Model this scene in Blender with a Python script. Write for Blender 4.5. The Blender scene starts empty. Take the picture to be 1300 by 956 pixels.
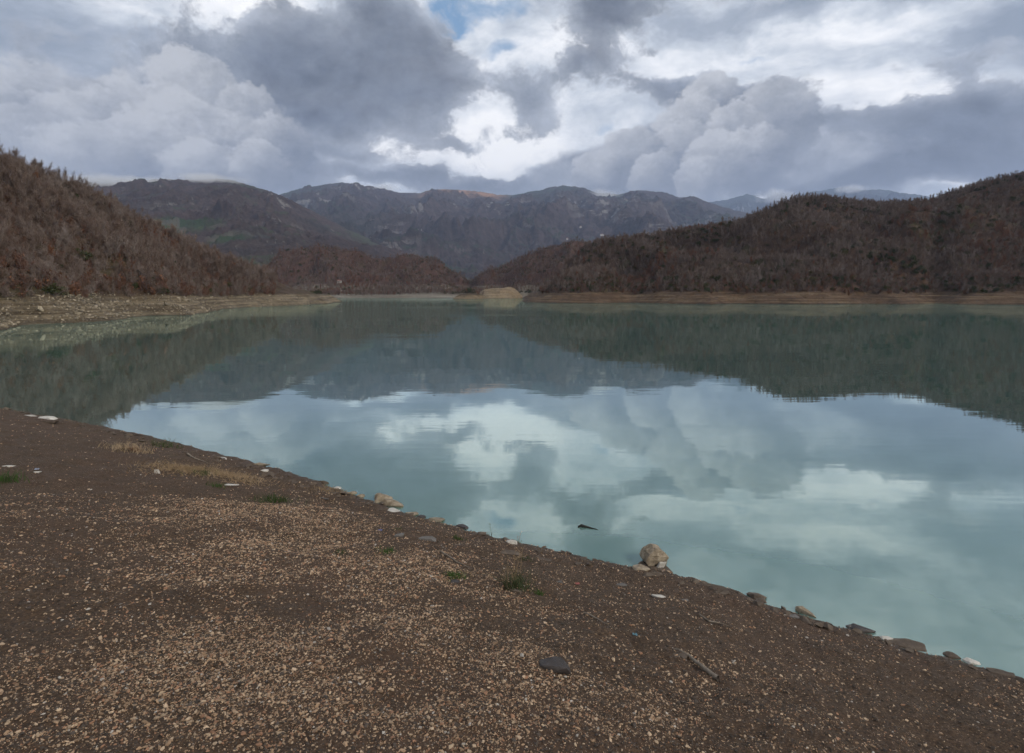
import bpy, bmesh, math, random
import numpy as np
from mathutils import Vector, Matrix, noise as mnoise

sc = bpy.context.scene
COL = sc.collection
R = math.radians
rng = np.random.default_rng(11)
random.seed(5)

# ------------------------------------------------------------------ camera
F = 722.0            # focal length in photo pixels (photo 1300 wide, 20 mm lens)
PITCH = R(4.85)
CAMH = 3.5           # eye height above the lake
cam = bpy.data.cameras.new('camera')
camo = bpy.data.objects.new('camera', cam); COL.objects.link(camo)
cam.lens = 20; cam.sensor_width = 36; cam.sensor_fit = 'HORIZONTAL'
cam.shift_y = -45 / 1300
cam.clip_start = 0.05; cam.clip_end = 60000
camo.location = (0, 0, CAMH); camo.rotation_euler = (R(90) - PITCH, 0, 0)
sc.camera = camo

def ray(px, py):
    """direction of the sight line through a photo pixel"""
    u = (px - 650) / F; v = (py - 433) / F
    return Vector((u, math.cos(PITCH) - v * math.sin(PITCH), -math.sin(PITCH) - v * math.cos(PITCH)))
def at(px, py, Y):
    d = ray(px, py); t = Y / d.y
    return Vector((d.x * t, Y, CAMH + d.z * t))
def on_water(px, py, z=0.0):
    d = ray(px, py); t = (z - CAMH) / d.z
    return Vector((d.x * t, d.y * t, z))
def project(X, Y, Z):
    f = Y * math.cos(PITCH) - (Z - CAMH) * math.sin(PITCH)
    u = Y * math.sin(PITCH) + (Z - CAMH) * math.cos(PITCH)
    return 650 + F * X / f, 433 - F * u / f

# ------------------------------------------------------------------ colour management
sc.view_settings.view_transform = 'Standard'
sc.view_settings.look = 'None'
sc.view_settings.exposure = 0.30
sc.view_settings.gamma = 1.0
sc.render.engine = 'CYCLES'
sc.cycles.max_bounces = 6
sc.cycles.diffuse_bounces = 2
sc.cycles.glossy_bounces = 3
sc.cycles.volume_bounces = 1
sc.cycles.use_denoising = True
sc.cycles.use_adaptive_sampling = True; sc.cycles.adaptive_threshold = 0.025; sc.cycles.adaptive_min_samples = 16

# ------------------------------------------------------------------ node helper
class NT:
    def __init__(s, tree): s.t = tree; s.n = tree.nodes; s.l = tree.links
    def node(s, kind, ins=None, **kw):
        n = s.n.new(kind)
        for k, v in kw.items(): setattr(n, k, v)
        for k, v in (ins or {}).items(): s.put(n.inputs[k], v)
        return n
    def put(s, sock, v):
        if isinstance(v, bpy.types.NodeSocket): s.l.new(v, sock)
        elif isinstance(v, bpy.types.Node): s.l.new(v.outputs[0], sock)
        else:
            if hasattr(sock, 'default_value'):
                dv = sock.default_value
                if hasattr(dv, '__len__') and len(dv) == 4 and hasattr(v, '__len__') and len(v) == 3: v = (*v, 1)
                sock.default_value = v
    def m(s, op, a, b=None, c=None, clamp=False):
        n = s.n.new('ShaderNodeMath'); n.operation = op; n.use_clamp = clamp
        s.put(n.inputs[0], a)
        if b is not None: s.put(n.inputs[1], b)
        if c is not None: s.put(n.inputs[2], c)
        return n.outputs[0]
    def vm(s, op, a, b=None, scale=None):
        n = s.n.new('ShaderNodeVectorMath'); n.operation = op
        s.put(n.inputs[0], a)
        if b is not None: s.put(n.inputs[1], b)
        if scale is not None: s.put(n.inputs['Scale'], scale)
        return n.outputs['Value'] if op in ('LENGTH', 'DOT_PRODUCT', 'DISTANCE') else n.outputs[0]
    def noise(s, vec, scale, detail=4, rough=.55, dist=0, color=False, lac=2.0):
        n = s.n.new('ShaderNodeTexNoise')
        if vec is not None: s.put(n.inputs['Vector'], vec)
        n.inputs['Scale'].default_value = scale; n.inputs['Detail'].default_value = detail
        n.inputs['Roughness'].default_value = rough; n.inputs['Distortion'].default_value = dist
        n.inputs['Lacunarity'].default_value = lac
        return n.outputs['Color'] if color else n.outputs[0]
    def vor(s, vec, scale, feature='F1', out='Distance', rand=1.0):
        n = s.n.new('ShaderNodeTexVoronoi'); n.feature = feature
        s.put(n.inputs['Vector'], vec); n.inputs['Scale'].default_value = scale
        n.inputs['Randomness'].default_value = rand
        return n.outputs[out]
    def ramp(s, fac, stops, interp='LINEAR'):
        n = s.n.new('ShaderNodeValToRGB'); s.put(n.inputs[0], fac)
        cr = n.color_ramp; cr.interpolation = interp
        while len(cr.elements) < len(stops): cr.elements.new(0.5)
        for e, (p, c) in zip(cr.elements, stops):
            e.position = p; e.color = (*c, 1) if hasattr(c, '__len__') else (c, c, c, 1)
        return n.outputs[0]
    def mix(s, fac, a, b, mode='MIX'):
        n = s.n.new('ShaderNodeMix'); n.data_type = 'RGBA'; n.blend_type = mode
        s.put(n.inputs[0], fac); s.put(n.inputs[6], a); s.put(n.inputs[7], b)
        return n.outputs[2]
    def rng(s, v, a, b, c=0.0, d=1.0, smooth=False):
        n = s.n.new('ShaderNodeMapRange'); s.put(n.inputs[0], v)
        if smooth: n.interpolation_type = 'SMOOTHSTEP'
        for i, q in enumerate((a, b, c, d)): n.inputs[i + 1].default_value = q
        return n.outputs[0]
    def mapping(s, vec, scale=(1, 1, 1), loc=(0, 0, 0), rot=(0, 0, 0)):
        n = s.n.new('ShaderNodeMapping'); s.put(n.inputs[0], vec)
        n.inputs['Location'].default_value = loc; n.inputs['Rotation'].default_value = rot; n.inputs['Scale'].default_value = scale
        return n.outputs[0]

# ------------------------------------------------------------------ world: cloudy winter sky
SUN_EL, SUN_AZ = R(34), R(125)      # azimuth measured clockwise from +Y (view direction)
world = bpy.data.worlds.new('World'); sc.world = world; world.use_nodes = True
w = NT(world.node_tree); w.n.clear()
sky = w.node('ShaderNodeTexSky', sky_type='NISHITA')
sky.sun_disc = False; sky.sun_elevation = SUN_EL; sky.sun_rotation = SUN_AZ
sky.altitude = 300; sky.dust_density = 1.0; sky.ozone_density = 1.5
WS = 0.10                            # background strength
tc = w.node('ShaderNodeTexCoord').outputs['Generated']
# cloud space: directions from the viewer
sep = w.node('ShaderNodeSeparateXYZ', {0: tc})
P = w.node('ShaderNodeCombineXYZ', {0: sep.outputs[0], 1: sep.outputs[1], 2: w.m('MULTIPLY', sep.outputs[2], 1.35)}).outputs[0]
warp1 = w.vm('SUBTRACT', w.noise(P, 2.6, 2, .5, color=True), (.5, .5, .5))
warp2 = w.vm('SUBTRACT', w.noise(P, 9.0, 5, .6, color=True), (.5, .5, .5))
PW = w.vm('ADD', P, w.vm('SCALE', warp1, scale=.12)); PW = w.vm('ADD', PW, w.vm('SCALE', warp2, scale=.040))
tcw = w.vm('ADD', tc, w.vm('SCALE', warp1, scale=.06)); tcw = w.vm('ADD', tcw, w.vm('SCALE', warp2, scale=.085))

def blob(vec, px, py, wx, wy):
    """soft patch of cloud centred on a compass direction; wx, wy in photo pixels"""
    c = ray(px, py).normalized()
    n = w.vm('MULTIPLY', w.vm('SUBTRACT', vec, tuple(c)), (F / wx, F / max(wx, 260), F / wy))
    return w.m('POWER', 2.71828, w.m('MULTIPLY', w.vm('DOT_PRODUCT', n, n), -1.0))
def field(vec, items, start=None):
    tot = start
    for a, *it in items:
        b = blob(vec, *it); tot = w.m('MULTIPLY', b, a) if tot is None else w.m('MULTIPLY_ADD', b, a, tot)
    return tot
def tint(v, stops): return w.ramp(v, stops)
# A: high bright overcast, thin in places
nA = w.noise(w.mapping(PW, (1, 1, 1.8), rot=(0, R(14), 0)), 5.4, 10, .64)
mA = field(tcw, [(-.30, 30, 80, 110, 60), (-.16, 150, 60, 90, 40), (+.40, 265, 4, 90, 24), (-.10, 60, 0, 60, 20), (+.10, 140, 14, 60, 20),
 (+.24, 545, 84, 40, 12), (+.28, 530, 182, 120, 22), (+.28, 650, 190, 90, 30), (+.18, 600, 130, 60, 40), (+.20, 690, 60, 50, 30), (+.24, 870, 76, 130, 20), (+.26, 1010, 100, 130, 22), (+.18, 1170, 108, 90, 20), (+.18, 1080, 30, 90, 14),
 (-.22, 1180, 55, 120, 20), (-.20, 930, 30, 90, 22), (-.22, 1280, 60, 60, 40), (-.15, 1100, 0, 100, 16), (+.30, 360, 243, 34, 9), (+.25, 905, 256, 40, 9), (+.30, 1170, 246, 90, 6), (-.16, 1250, 190, 90, 30), (-.05, 820, 20, 80, 40)],
 w.m('MULTIPLY_ADD', nA, 1.65, -.28))
cA = tint(mA, [(.12, (.25, .29, .35)), (.36, (.36, .40, .46)), (.56, (.58, .62, .67)), (.74, (.82, .835, .86)), (.95, (1.02, 1.01, 1.0))])
# open blue holes
hole = field(tcw, [(1.35, 576, 24, 24, 11), (.6, 650, 14, 44, 10), (.8, 640, 62, 26, 12), (.62, 690, 214, 26, 12), (.55, 770, 165, 20, 8), (.5, 885, 200, 12, 7), (.45, 970, 66, 34, 5), (.5, 530, 60, 26, 8), (.4, 600, 4, 60, 8)])
hole = w.rng(w.m('MULTIPLY_ADD', w.m('SUBTRACT', w.noise(PW, 13, 7, .6), .5), 1.1, hole), .32, 1.05, 0, .95, True)
skyc = w.vm('SCALE', sky.outputs[0], scale=WS * 1.0)
cur = w.mix(hole, cA, w.mix(.35, skyc, (.16, .40, .66)))
def relief(scale, det, rough, eps, vec=None):
    vec = vec or PW
    a = w.noise(vec, scale, det, rough); b = w.noise(w.vm('ADD', vec, eps), scale, det, rough)
    return a, w.m('SUBTRACT', a, b)
# B: torn grey masses
nB, rB = relief(5.6, 12, .66, (-.008, 0, .030))
nB2 = w.noise(PW, 17, 7, .65)
dB = field(tcw, [(.66, 440, 85, 120, 52), (.45, 550, 100, 62, 30), (.50, 395, 145, 80, 30), (.26, 240, 95, 130, 46), (.20, 80, 120, 120, 60), (.42, 500, 20, 46, 36), (.18, 330, 40, 80, 30),
 (.40, 672, 125, 34, 28), (.28, 645, 170, 34, 12), (.34, 440, 190, 44, 8), (.42, 500, 216, 110, 10), (.34, 580, 228, 90, 9), (.22, 575, 186, 26, 7),
 (.42, 770, 48, 36, 34), (.30, 800, 20, 60, 20), (.26, 745, 88, 30, 12), (.28, 840, 66, 20, 6),
 (.46, 840, 118, 62, 15), (.42, 940, 122, 80, 13), (.30, 1110, 140, 60, 14), (.36, 1190, 160, 110, 26), (.36, 1090, 170, 90, 30), (.26, 1000, 225, 120, 16), (.22, 1150, 225, 110, 10), (.24, 1200, 70, 90, 14), (.30, 650, 232, 60, 10), (.34, 1060, 215, 130, 22), (.30, 1220, 205, 110, 26), (.3, 1290, 130, 50, 30), (.50, 1010, 235, 190, 15), (.34, 700, 240, 90, 11), (.22, 1240, 230, 80, 12), (.22, 730, 110, 60, 18)],
 w.m('MULTIPLY_ADD', w.m('SUBTRACT', nB, .5), 1.6, w.m('MULTIPLY_ADD', w.m('SUBTRACT', nB2, .5), .55, .03)))
aB = w.rng(dB, .17, .36, 0, .92, True)
cB = tint(w.m('MULTIPLY_ADD', w.m('SUBTRACT', nB2, .5), -.25, dB), [(.16, (.47, .485, .515)), (.34, (.275, .296, .330)), (.56, (.150, .166, .195)), (.85, (.090, .102, .125))])
cB = w.vm('SCALE', cB, scale=w.m('MAXIMUM', w.m('MULTIPLY_ADD', rB, 4.2, 1.08), .5))
cur = w.mix(aB, cur, cB)
# C: heaped cumulus against the mountains
def heaps(eps):
    v = w.vm('ADD', PC, eps) if eps else PC
    n = w.n.new('ShaderNodeTexVoronoi'); n.feature = 'SMOOTH_F1'; w.put(n.inputs['Vector'], v); n.inputs['Scale'].default_value = 8.5
    n.inputs['Detail'].default_value = 3.0; n.inputs['Roughness'].default_value = .42; n.inputs['Lacunarity'].default_value = 2.2; n.inputs['Smoothness'].default_value = .5
    n.normalize = True
    return w.m('SUBTRACT', 1.0, n.outputs['Distance'])
PC = w.vm('ADD', P, w.vm('SCALE', warp1, scale=.10)); PC = w.vm('ADD', PC, w.vm('SCALE', warp2, scale=.020))
h0 = heaps(None); h1 = heaps((-.012, 0, .034))
dC = field(w.vm('ADD', tc, w.vm('SCALE', warp2, scale=.05)), [(.85, 235, 175, 75, 60), (.70, 335, 200, 52, 36), (.55, 100, 205, 150, 40), (.35, 40, 160, 80, 40), (.60, 170, 235, 130, 22), (.4, 10, 230, 90, 30), (.4, 330, 232, 60, 14),
 (.66, 890, 180, 56, 40), (.62, 800, 205, 90, 30), (.50, 970, 150, 50, 24), (.46, 950, 205, 80, 30), (.34, 1050, 190, 90, 24), (.44, 720, 226, 60, 16), (.40, 830, 235, 70, 14), (.35, 960, 232, 40, 14)],
 w.m('MULTIPLY_ADD', w.m('SUBTRACT', h0, .70), 1.0, w.m('MULTIPLY', w.m('SUBTRACT', nB, .5), .5)))
aC = w.rng(dC, .20, .42, 0, .96, True)
litC = w.m('MULTIPLY_ADD', w.m('SUBTRACT', h0, h1), 1.5, w.m('MULTIPLY_ADD', rB, 2.0, .5))
litC = w.m('MULTIPLY_ADD', w.m('SUBTRACT', nB, .5), -.7, litC)
litC = w.m('MULTIPLY_ADD', w.m('SUBTRACT', nB2, .5), .35, litC)
cC = tint(litC, [(.10, (.130, .145, .178)), (.40, (.205, .223, .260)), (.62, (.30, .32, .355)), (.90, (.46, .475, .505))])
cur = w.mix(aC, cur, cC)
# rounded towers that stand out of the heap, far ones first
wv = w.vm('SUBTRACT', w.noise(P, 22, 4, .6, color=True), (.5, .5, .5))
tp = w.vm('ADD', w.vm('ADD', tc, w.vm('SCALE', warp2, scale=.048)), w.vm('SCALE', wv, scale=.034))
nF = w.noise(P, 30, 7, .70); nE = w.noise(P, 48, 5, .65)
LDIR = Vector((-.45, -.1, .88)).normalized()
for px, py, rp, br in [(245, 128, 40, .06), (318, 158, 36, -.04), (205, 150, 30, .02), (158, 168, 42, 0), (62, 180, 55, -.04), (292, 196, 42, -.02), (352, 196, 38, -.06), (230, 182, 44, .07), (112, 192, 46, 0), (188, 214, 44, .03), (28, 222, 48, -.02), (262, 222, 34, .02), (330, 226, 34, -.02), (122, 226, 44, -.02),
                       (905, 138, 34, -.04), (985, 160, 40, -.06), (876, 168, 40, .0), (936, 172, 34, .02), (858, 204, 42, .0), (908, 204, 30, .08), (800, 212, 40, -.04), (956, 206, 36, -.03), (758, 226, 30, 0), (836, 232, 30, -.02), (892, 232, 26, .03)]:
    c = ray(px, py).normalized(); n_ = w.vm('SCALE', w.vm('SUBTRACT', tp, tuple(c)), scale=F / rp * (1.0 / ray(px, py).length))
    d2 = w.m('SQRT', w.vm('DOT_PRODUCT', n_, n_))
    mk_ = w.m('MULTIPLY', w.rng(w.m('MULTIPLY_ADD', w.m('SUBTRACT', nE, .5), .55, d2), 1.06, .90, 0, .84, True), w.rng(w.vm('DOT_PRODUCT', n_, tuple(LDIR)), -1.15, -.1, 0, 1, True))
    l_ = w.m('MULTIPLY_ADD', w.vm('DOT_PRODUCT', n_, tuple(LDIR)), .60, .42 + br * 2.2)
    l_ = w.m('MULTIPLY_ADD', w.m('SUBTRACT', nF, .5), .8, l_)
    l_ = w.m('MULTIPLY_ADD', rB, .8, l_)
    cur = w.mix(mk_, cur, tint(l_, [(.05, (.125, .138, .162)), (.33, (.215, .228, .255)), (.60, (.335, .345, .362)), (.92, (.53, .535, .545))]))
# below the horizon: dull
final = w.vm('SCALE', cur, scale=1.0 / WS)
bg = w.node('ShaderNodeBackground', {0: final, 1: WS})
wo = w.node('ShaderNodeOutputWorld', {0: bg.outputs[0]})
world.cycles.sampling_method = 'MANUAL'; world.cycles.sample_map_resolution = 512

# ------------------------------------------------------------------ sun, veiled by cloud
sl = bpy.data.lights.new('sun', 'SUN'); sl.energy = 2.2; sl.angle = R(12); sl.color = (1, .90, .76)
so = bpy.data.objects.new('sun', sl); COL.objects.link(so)
sd = Vector((math.sin(SUN_AZ) * math.cos(SUN_EL), math.cos(SUN_AZ) * math.cos(SUN_EL), math.sin(SUN_EL)))
so.rotation_euler = sd.to_track_quat('Z', 'Y').to_euler(); so.location = (0, -20, 60)

# ------------------------------------------------------------------ numpy noise
_perm = np.random.default_rng(3).permutation(512); _perm = np.concatenate([_perm, _perm, _perm])
_ga = np.random.default_rng(4).uniform(0, 2 * np.pi, 512); _gx, _gy = np.cos(_ga), np.sin(_ga)
def gnoise(x, y):
    xi = np.floor(x).astype(int); yi = np.floor(y).astype(int); xf = x - xi; yf = y - yi
    u = xf**3 * (xf * (xf * 6 - 15) + 10); v = yf**3 * (yf * (yf * 6 - 15) + 10)
    def g(ix, iy, fx, fy):
        h = _perm[(_perm[ix & 511] + iy) & 511] & 511
        return _gx[h] * fx + _gy[h] * fy
    a = g(xi, yi, xf, yf); b = g(xi + 1, yi, xf - 1, yf); c = g(xi, yi + 1, xf, yf - 1); d = g(xi + 1, yi + 1, xf - 1, yf - 1)
    return ((a + (b - a) * u) * (1 - v) + (c + (d - c) * u) * v) * 1.4
def fbm(x, y, o=5, g=.5, lac=2.03):
    s = 0; a = 1
    for i in range(o): s = s + a * gnoise(x * lac**i + 17.3 * i, y * lac**i - 9.1 * i); a *= g
    return s
def ridged(x, y, o=5, g=.5, lac=2.05):
    s = 0; a = 1; t = 0
    for i in range(o):
        s = s + a * (1 - np.abs(gnoise(x * lac**i + 31.7 * i, y * lac**i + 5.3 * i)) * 1.6); t += a; a *= g
    return s / t
def sstep(x, a, b):
    t = np.clip((x - a) / (b - a), 0, 1); return t * t * (3 - 2 * t)

# ------------------------------------------------------------------ object helpers
def tag(o, label=None, cat=None, group=None, kind=None):
    if label: o['label'] = label
    if cat: o['category'] = cat
    if group: o['group'] = group
    if kind: o['kind'] = kind
    return o
def mk(name, me, mat=None, parent=None, loc=None):
    if mat is not None and not me.materials: me.materials.append(mat)
    o = bpy.data.objects.new(name, me); COL.objects.link(o)
    if parent: o.parent = parent
    if loc is not None: o.location = loc
    return o
def mesh_np(name, verts, faces, smooth=True):
    me = bpy.data.meshes.new(name)
    verts = np.asarray(verts, dtype=np.float32); faces = np.asarray(faces, dtype=np.int32)
    k = faces.shape[1]
    me.vertices.add(len(verts)); me.vertices.foreach_set('co', verts.ravel())
    me.loops.add(faces.size); me.loops.foreach_set('vertex_index', faces.ravel())
    me.polygons.add(len(faces)); me.polygons.foreach_set('loop_start', np.arange(0, faces.size, k, dtype=np.int32))
    me.polygons.foreach_set('use_smooth', np.full(len(faces), smooth))
    me.update(calc_edges=True); return me
def grid_faces(n, m):
    i = np.arange(n - 1)[:, None] * m + np.arange(m - 1)[None, :]
    return np.stack([i, i + 1, i + m + 1, i + m], -1).reshape(-1, 4)
def grid_mesh(name, X, Y, Z, flip=False):
    f = grid_faces(*X.shape)
    if flip: f = f[:, ::-1]
    return mesh_np(name, np.stack([X, Y, Z], -1).reshape(-1, 3), f)
def new_mat(name):
    m = bpy.data.materials.new(name); m.use_nodes = True; m.node_tree.nodes.clear(); return m, NT(m.node_tree)
def finish(nt, bsdf): nt.node('ShaderNodeOutputMaterial', {0: bsdf.outputs[0]})
def simple_mat(name, c1, c2, scale=8, rough=.9, bump=.0, bscale=30, coord='Object', spec=.3, metal=0):
    m, t = new_mat(name); v = t.node('ShaderNodeTexCoord').outputs[coord]
    n = t.noise(v, scale, 6, .6)
    col = t.ramp(n, [(.3, c1), (.7, c2)])
    ins = {'Base Color': col, 'Roughness': rough, 'Specular IOR Level': spec, 'Metallic': metal}
    if bump:
        ins['Normal'] = t.node('ShaderNodeBump', {'Height': t.noise(v, bscale, 6, .65), 'Strength': bump, 'Distance': .02}).outputs[0]
    finish(t, t.node('ShaderNodeBsdfPrincipled', ins)); return m

# ------------------------------------------------------------------ near bank: shape
SH0 = on_water(0, 520); SH1 = on_water(1300, 857)
_sdv = (SH1 - SH0).to_2d().normalized(); _nrm = Vector((_sdv.y, -_sdv.x))     # inland normal (towards camera)
if _nrm.dot(Vector((0, 0)) - SH0.to_2d()) < 0: _nrm = -_nrm
_edge = [on_water(x, y) for x, y in ((-250, 487), (0, 520), (60, 530), (125, 542), (200, 557), (260, 573), (325, 589), (345, 595), (400, 611), (430, 623), (480, 642), (520, 654), (560, 666), (600, 677), (640, 687), (680, 697), (740, 709), (800, 721), (850, 729), (900, 745), (925, 750), (975, 771), (1030, 786), (1100, 809), (1150, 827), (1200, 841), (1260, 854), (1300, 863), (1450, 900))]
_ea = np.array([(p.x - SH0.x) * _sdv.x + (p.y - SH0.y) * _sdv.y for p in _edge]); _es = np.array([(p.x - SH0.x) * _nrm.x + (p.y - SH0.y) * _nrm.y for p in _edge])
def bank_s(X, Y):
    s = (X - SH0.x) * _nrm.x + (Y - SH0.y) * _nrm.y
    a = (X - SH0.x) * _sdv.x + (Y - SH0.y) * _sdv.y
    s = s - np.interp(a, _ea, _es)
    s = s + .05 * gnoise(a * .95, s * .3 + 7) + .06 * gnoise(a * 2.7, s * .9) + .04 * gnoise(a * 7.1, s * 3)
    # land curves out at both ends, outside the picture
    return s, a
def bank_z(X, Y, fine=True):
    s, a = bank_s(X, Y)
    sp = np.maximum(s, 0)
    z = np.where(s > 0, .05 * sstep(s, 0, .08) + .285 * sp - .004 * sp**2 * sstep(sp, 0, 8), s * .45)
    z = np.where(s > 14, z + (s - 14) * .05, z)
    far = sstep(s, .0, .8)
    z = z + far * (.07 * fbm(X * .45, Y * .45, 3) + .03 * fbm(X * 1.6 + 4, Y * 1.6, 3))
    if fine: z = z + sstep(s, .02, .3) * (.012 * fbm(X * 7, Y * 7, 3, .6) + .006 * np.maximum(0, gnoise(X * 24, Y * 24)))
    return z
def bz(x, y): return float(bank_z(np.array([x]), np.array([y]))[0])
def hit(px, py):
    """point where a sight line meets the near bank"""
    d = ray(px, py); t = .5; p = Vector((0, 0, CAMH))
    while t < 60:
        q = p + d * t
        if q.z < max(bz(q.x, q.y), 0): break
        t += .03
    return Vector((q.x, q.y, max(bz(q.x, q.y), 0)))

ang = np.concatenate([np.arange(-180, -50, 3.0), np.arange(-50, 50, .13), np.arange(50, 180.1, 3.0)])
rad = np.concatenate([[.02, .5, 1.0], np.geomspace(1.25, 34, 330), np.geomspace(36, 90, 14)])
A, RR = np.meshgrid(R(1) * ang, rad, indexing='ij')
GX = RR * np.sin(A); GY = RR * np.cos(A)
ground = mk('ground', grid_mesh('ground', GX, GY, bank_z(GX, GY), flip=False))
tag(ground, kind='structure')

# soil material
m, t = new_mat('soil'); v = t.node('ShaderNodeTexCoord').outputs['Object']
big = t.noise(v, .55, 4, .6); mid = t.noise(v, 3.5, 6, .65); fin = t.noise(v, 45, 6, .7)
base = t.ramp(fin, [(.32, (.021, .0125, .007)), (.5, (.060, .036, .020)), (.72, (.145, .092, .055))])
base = t.mix(t.rng(mid, .35, .7), base, t.vm('SCALE', base, scale=.72))
base = t.mix(t.rng(big, .48, .68, 0, .5), base, (.07, .040, .025))
vd = t.node('ShaderNodeTexVoronoi', {'Vector': v, 'Scale': 62.0}); vcol = vd.outputs['Color']
chip = t.m('MULTIPLY', t.rng(vd.outputs['Distance'], .30, .24), t.m('GREATER_THAN', t.node('ShaderNodeSeparateColor', {0: vcol}).outputs[0], .72))
chipc = t.ramp(t.node('ShaderNodeSeparateColor', {0: vcol}).outputs[1], [(0, (.12, .09, .07)), (.5, (.24, .17, .12)), (1, (.36, .28, .21))])
base = t.mix(t.m('MULTIPLY', chip, .85), base, chipc)
sepz = t.node('ShaderNodeSeparateXYZ', {0: v})
wet = t.rng(t.m('ADD', sepz.outputs[2], t.m('MULTIPLY', mid, .12)), .07, .22, 1, 0)
base = t.mix(t.m('MULTIPLY', wet, .55), base, t.vm('SCALE', base, scale=.45))
h = t.m('ADD', t.m('MULTIPLY', fin, .5), t.m('MULTIPLY', t.noise(v, 14, 6, .7), .8))
h = t.m('MULTIPLY_ADD', chip, .15, h)
bmp = t.node('ShaderNodeBump', {'Height': h, 'Strength': .9, 'Distance': .03})
finish(t, t.node('ShaderNodeBsdfPrincipled', {'Base Color': base, 'Roughness': t.rng(wet, 0, 1, .88, .45), 'Specular IOR Level': .3, 'Normal': bmp.outputs[0]}))
ground.data.materials.append(m); M_soil = m

# ------------------------------------------------------------------ lake
m, t = new_mat('lake_water'); geo = t.node('ShaderNodeNewGeometry'); v = geo.outputs['Position']
# calm water, breeze streaks
sx = t.node('ShaderNodeSeparateXYZ', {0: v})
patch = t.rng(t.noise(t.mapping(v, (.012, .03, 1), rot=(0, 0, R(20))), 1.0, 3, .5), .50, .66, 0, 1, True)
w1 = t.noise(t.mapping(v, (.35, 1.6, 1), rot=(0, 0, R(-18))), 1.0, 2, .5)
w2 = t.noise(t.mapping(v, (1.2, 3.6, 1), rot=(0, 0, R(-28))), 1.0, 3, .5)
w3 = t.noise(t.mapping(v, (.05, .16, 1), rot=(0, 0, R(8))), 1.0, 2, .5)
hh = t.m('MULTIPLY', w1, t.m('MULTIPLY_ADD', patch, .014, .0016))
hh = t.m('MULTIPLY_ADD', w2, t.m('MULTIPLY_ADD', patch, .005, .0006), hh)
hh = t.m('MULTIPLY_ADD', w3, .016, hh)
bmp = t.node('ShaderNodeBump', {'Height': hh, 'Strength': 1.0, 'Distance': 1.0})
fr = t.node('ShaderNodeFresnel', {'IOR': 1.45, 'Normal': bmp.outputs[0]})
fr2 = t.m('MULTIPLY_ADD', fr.outputs[0], 2.0, .06, clamp=True); fr2 = t.m('MINIMUM', fr2, .80)
body = t.mix(t.noise(t.mapping(v, (.05, .05, 1)), 1.0, 3, .5), (.090, .158, .138), (.106, .176, .155))
dif = t.node('ShaderNodeBsdfDiffuse', {'Color': body})
gl = t.node('ShaderNodeBsdfGlossy', {'Color': (.87, .97, .93, 1), 'Roughness': .008, 'Normal': bmp.outputs[0]})
mx = t.node('ShaderNodeMixShader', {0: fr2, 1: dif.outputs[0], 2: gl.outputs[0]})
finish(t, mx); M_water = m
lake = mk('lake_water', mesh_np('lake_water', [(-900, -400, 0), (900, -400, 0), (900, 800, 0), (-900, 800, 0)], [(0, 1, 2, 3)]), M_water)
tag(lake, kind='structure')
bed = mk('lake_bed', mesh_np('lake_bed', [(-14000, -3000, -12), (14000, -3000, -12), (14000, 20000, -12), (-14000, 20000, -12)], [(0, 1, 2, 3)]), simple_mat('mud', (.05, .04, .03), (.09, .07, .05), .1))
tag(bed, kind='structure')

# ------------------------------------------------------------------ hill terrain
def seg_dist(X, Y, pts):
    """signed distance to a closed polygon, + inside"""
    d = np.full(X.shape, 1e9); inside = np.zeros(X.shape, bool)
    n = len(pts)
    for i in range(n):
        x0, y0 = pts[i]; x1, y1 = pts[(i + 1) % n]
        dx, dy = x1 - x0, y1 - y0
        tt = np.clip(((X - x0) * dx + (Y - y0) * dy) / (dx * dx + dy * dy + 1e-9), 0, 1)
        d = np.minimum(d, np.hypot(X - x0 - tt * dx, Y - y0 - tt * dy))
        c = ((y0 > Y) != (y1 > Y)) & (X < (x1 - x0) * (Y - y0) / (y1 - y0 + 1e-12) + x0)
        inside ^= c
    return np.where(inside, d, -d)
def wl(*pp): return [on_water(x, y).to_2d()[:] for x, y in pp]
def smin(a, b, k):
    h = np.clip(.5 + .5 * (b - a) / k, 0, 1); return b * (1 - h) + a * h - k * h * (1 - h)
def bankprof(sd, top, wid):
    return np.where(sd < 0, sd * .35, top * (np.clip(sd / wid, 0, 1)**.85))

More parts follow.
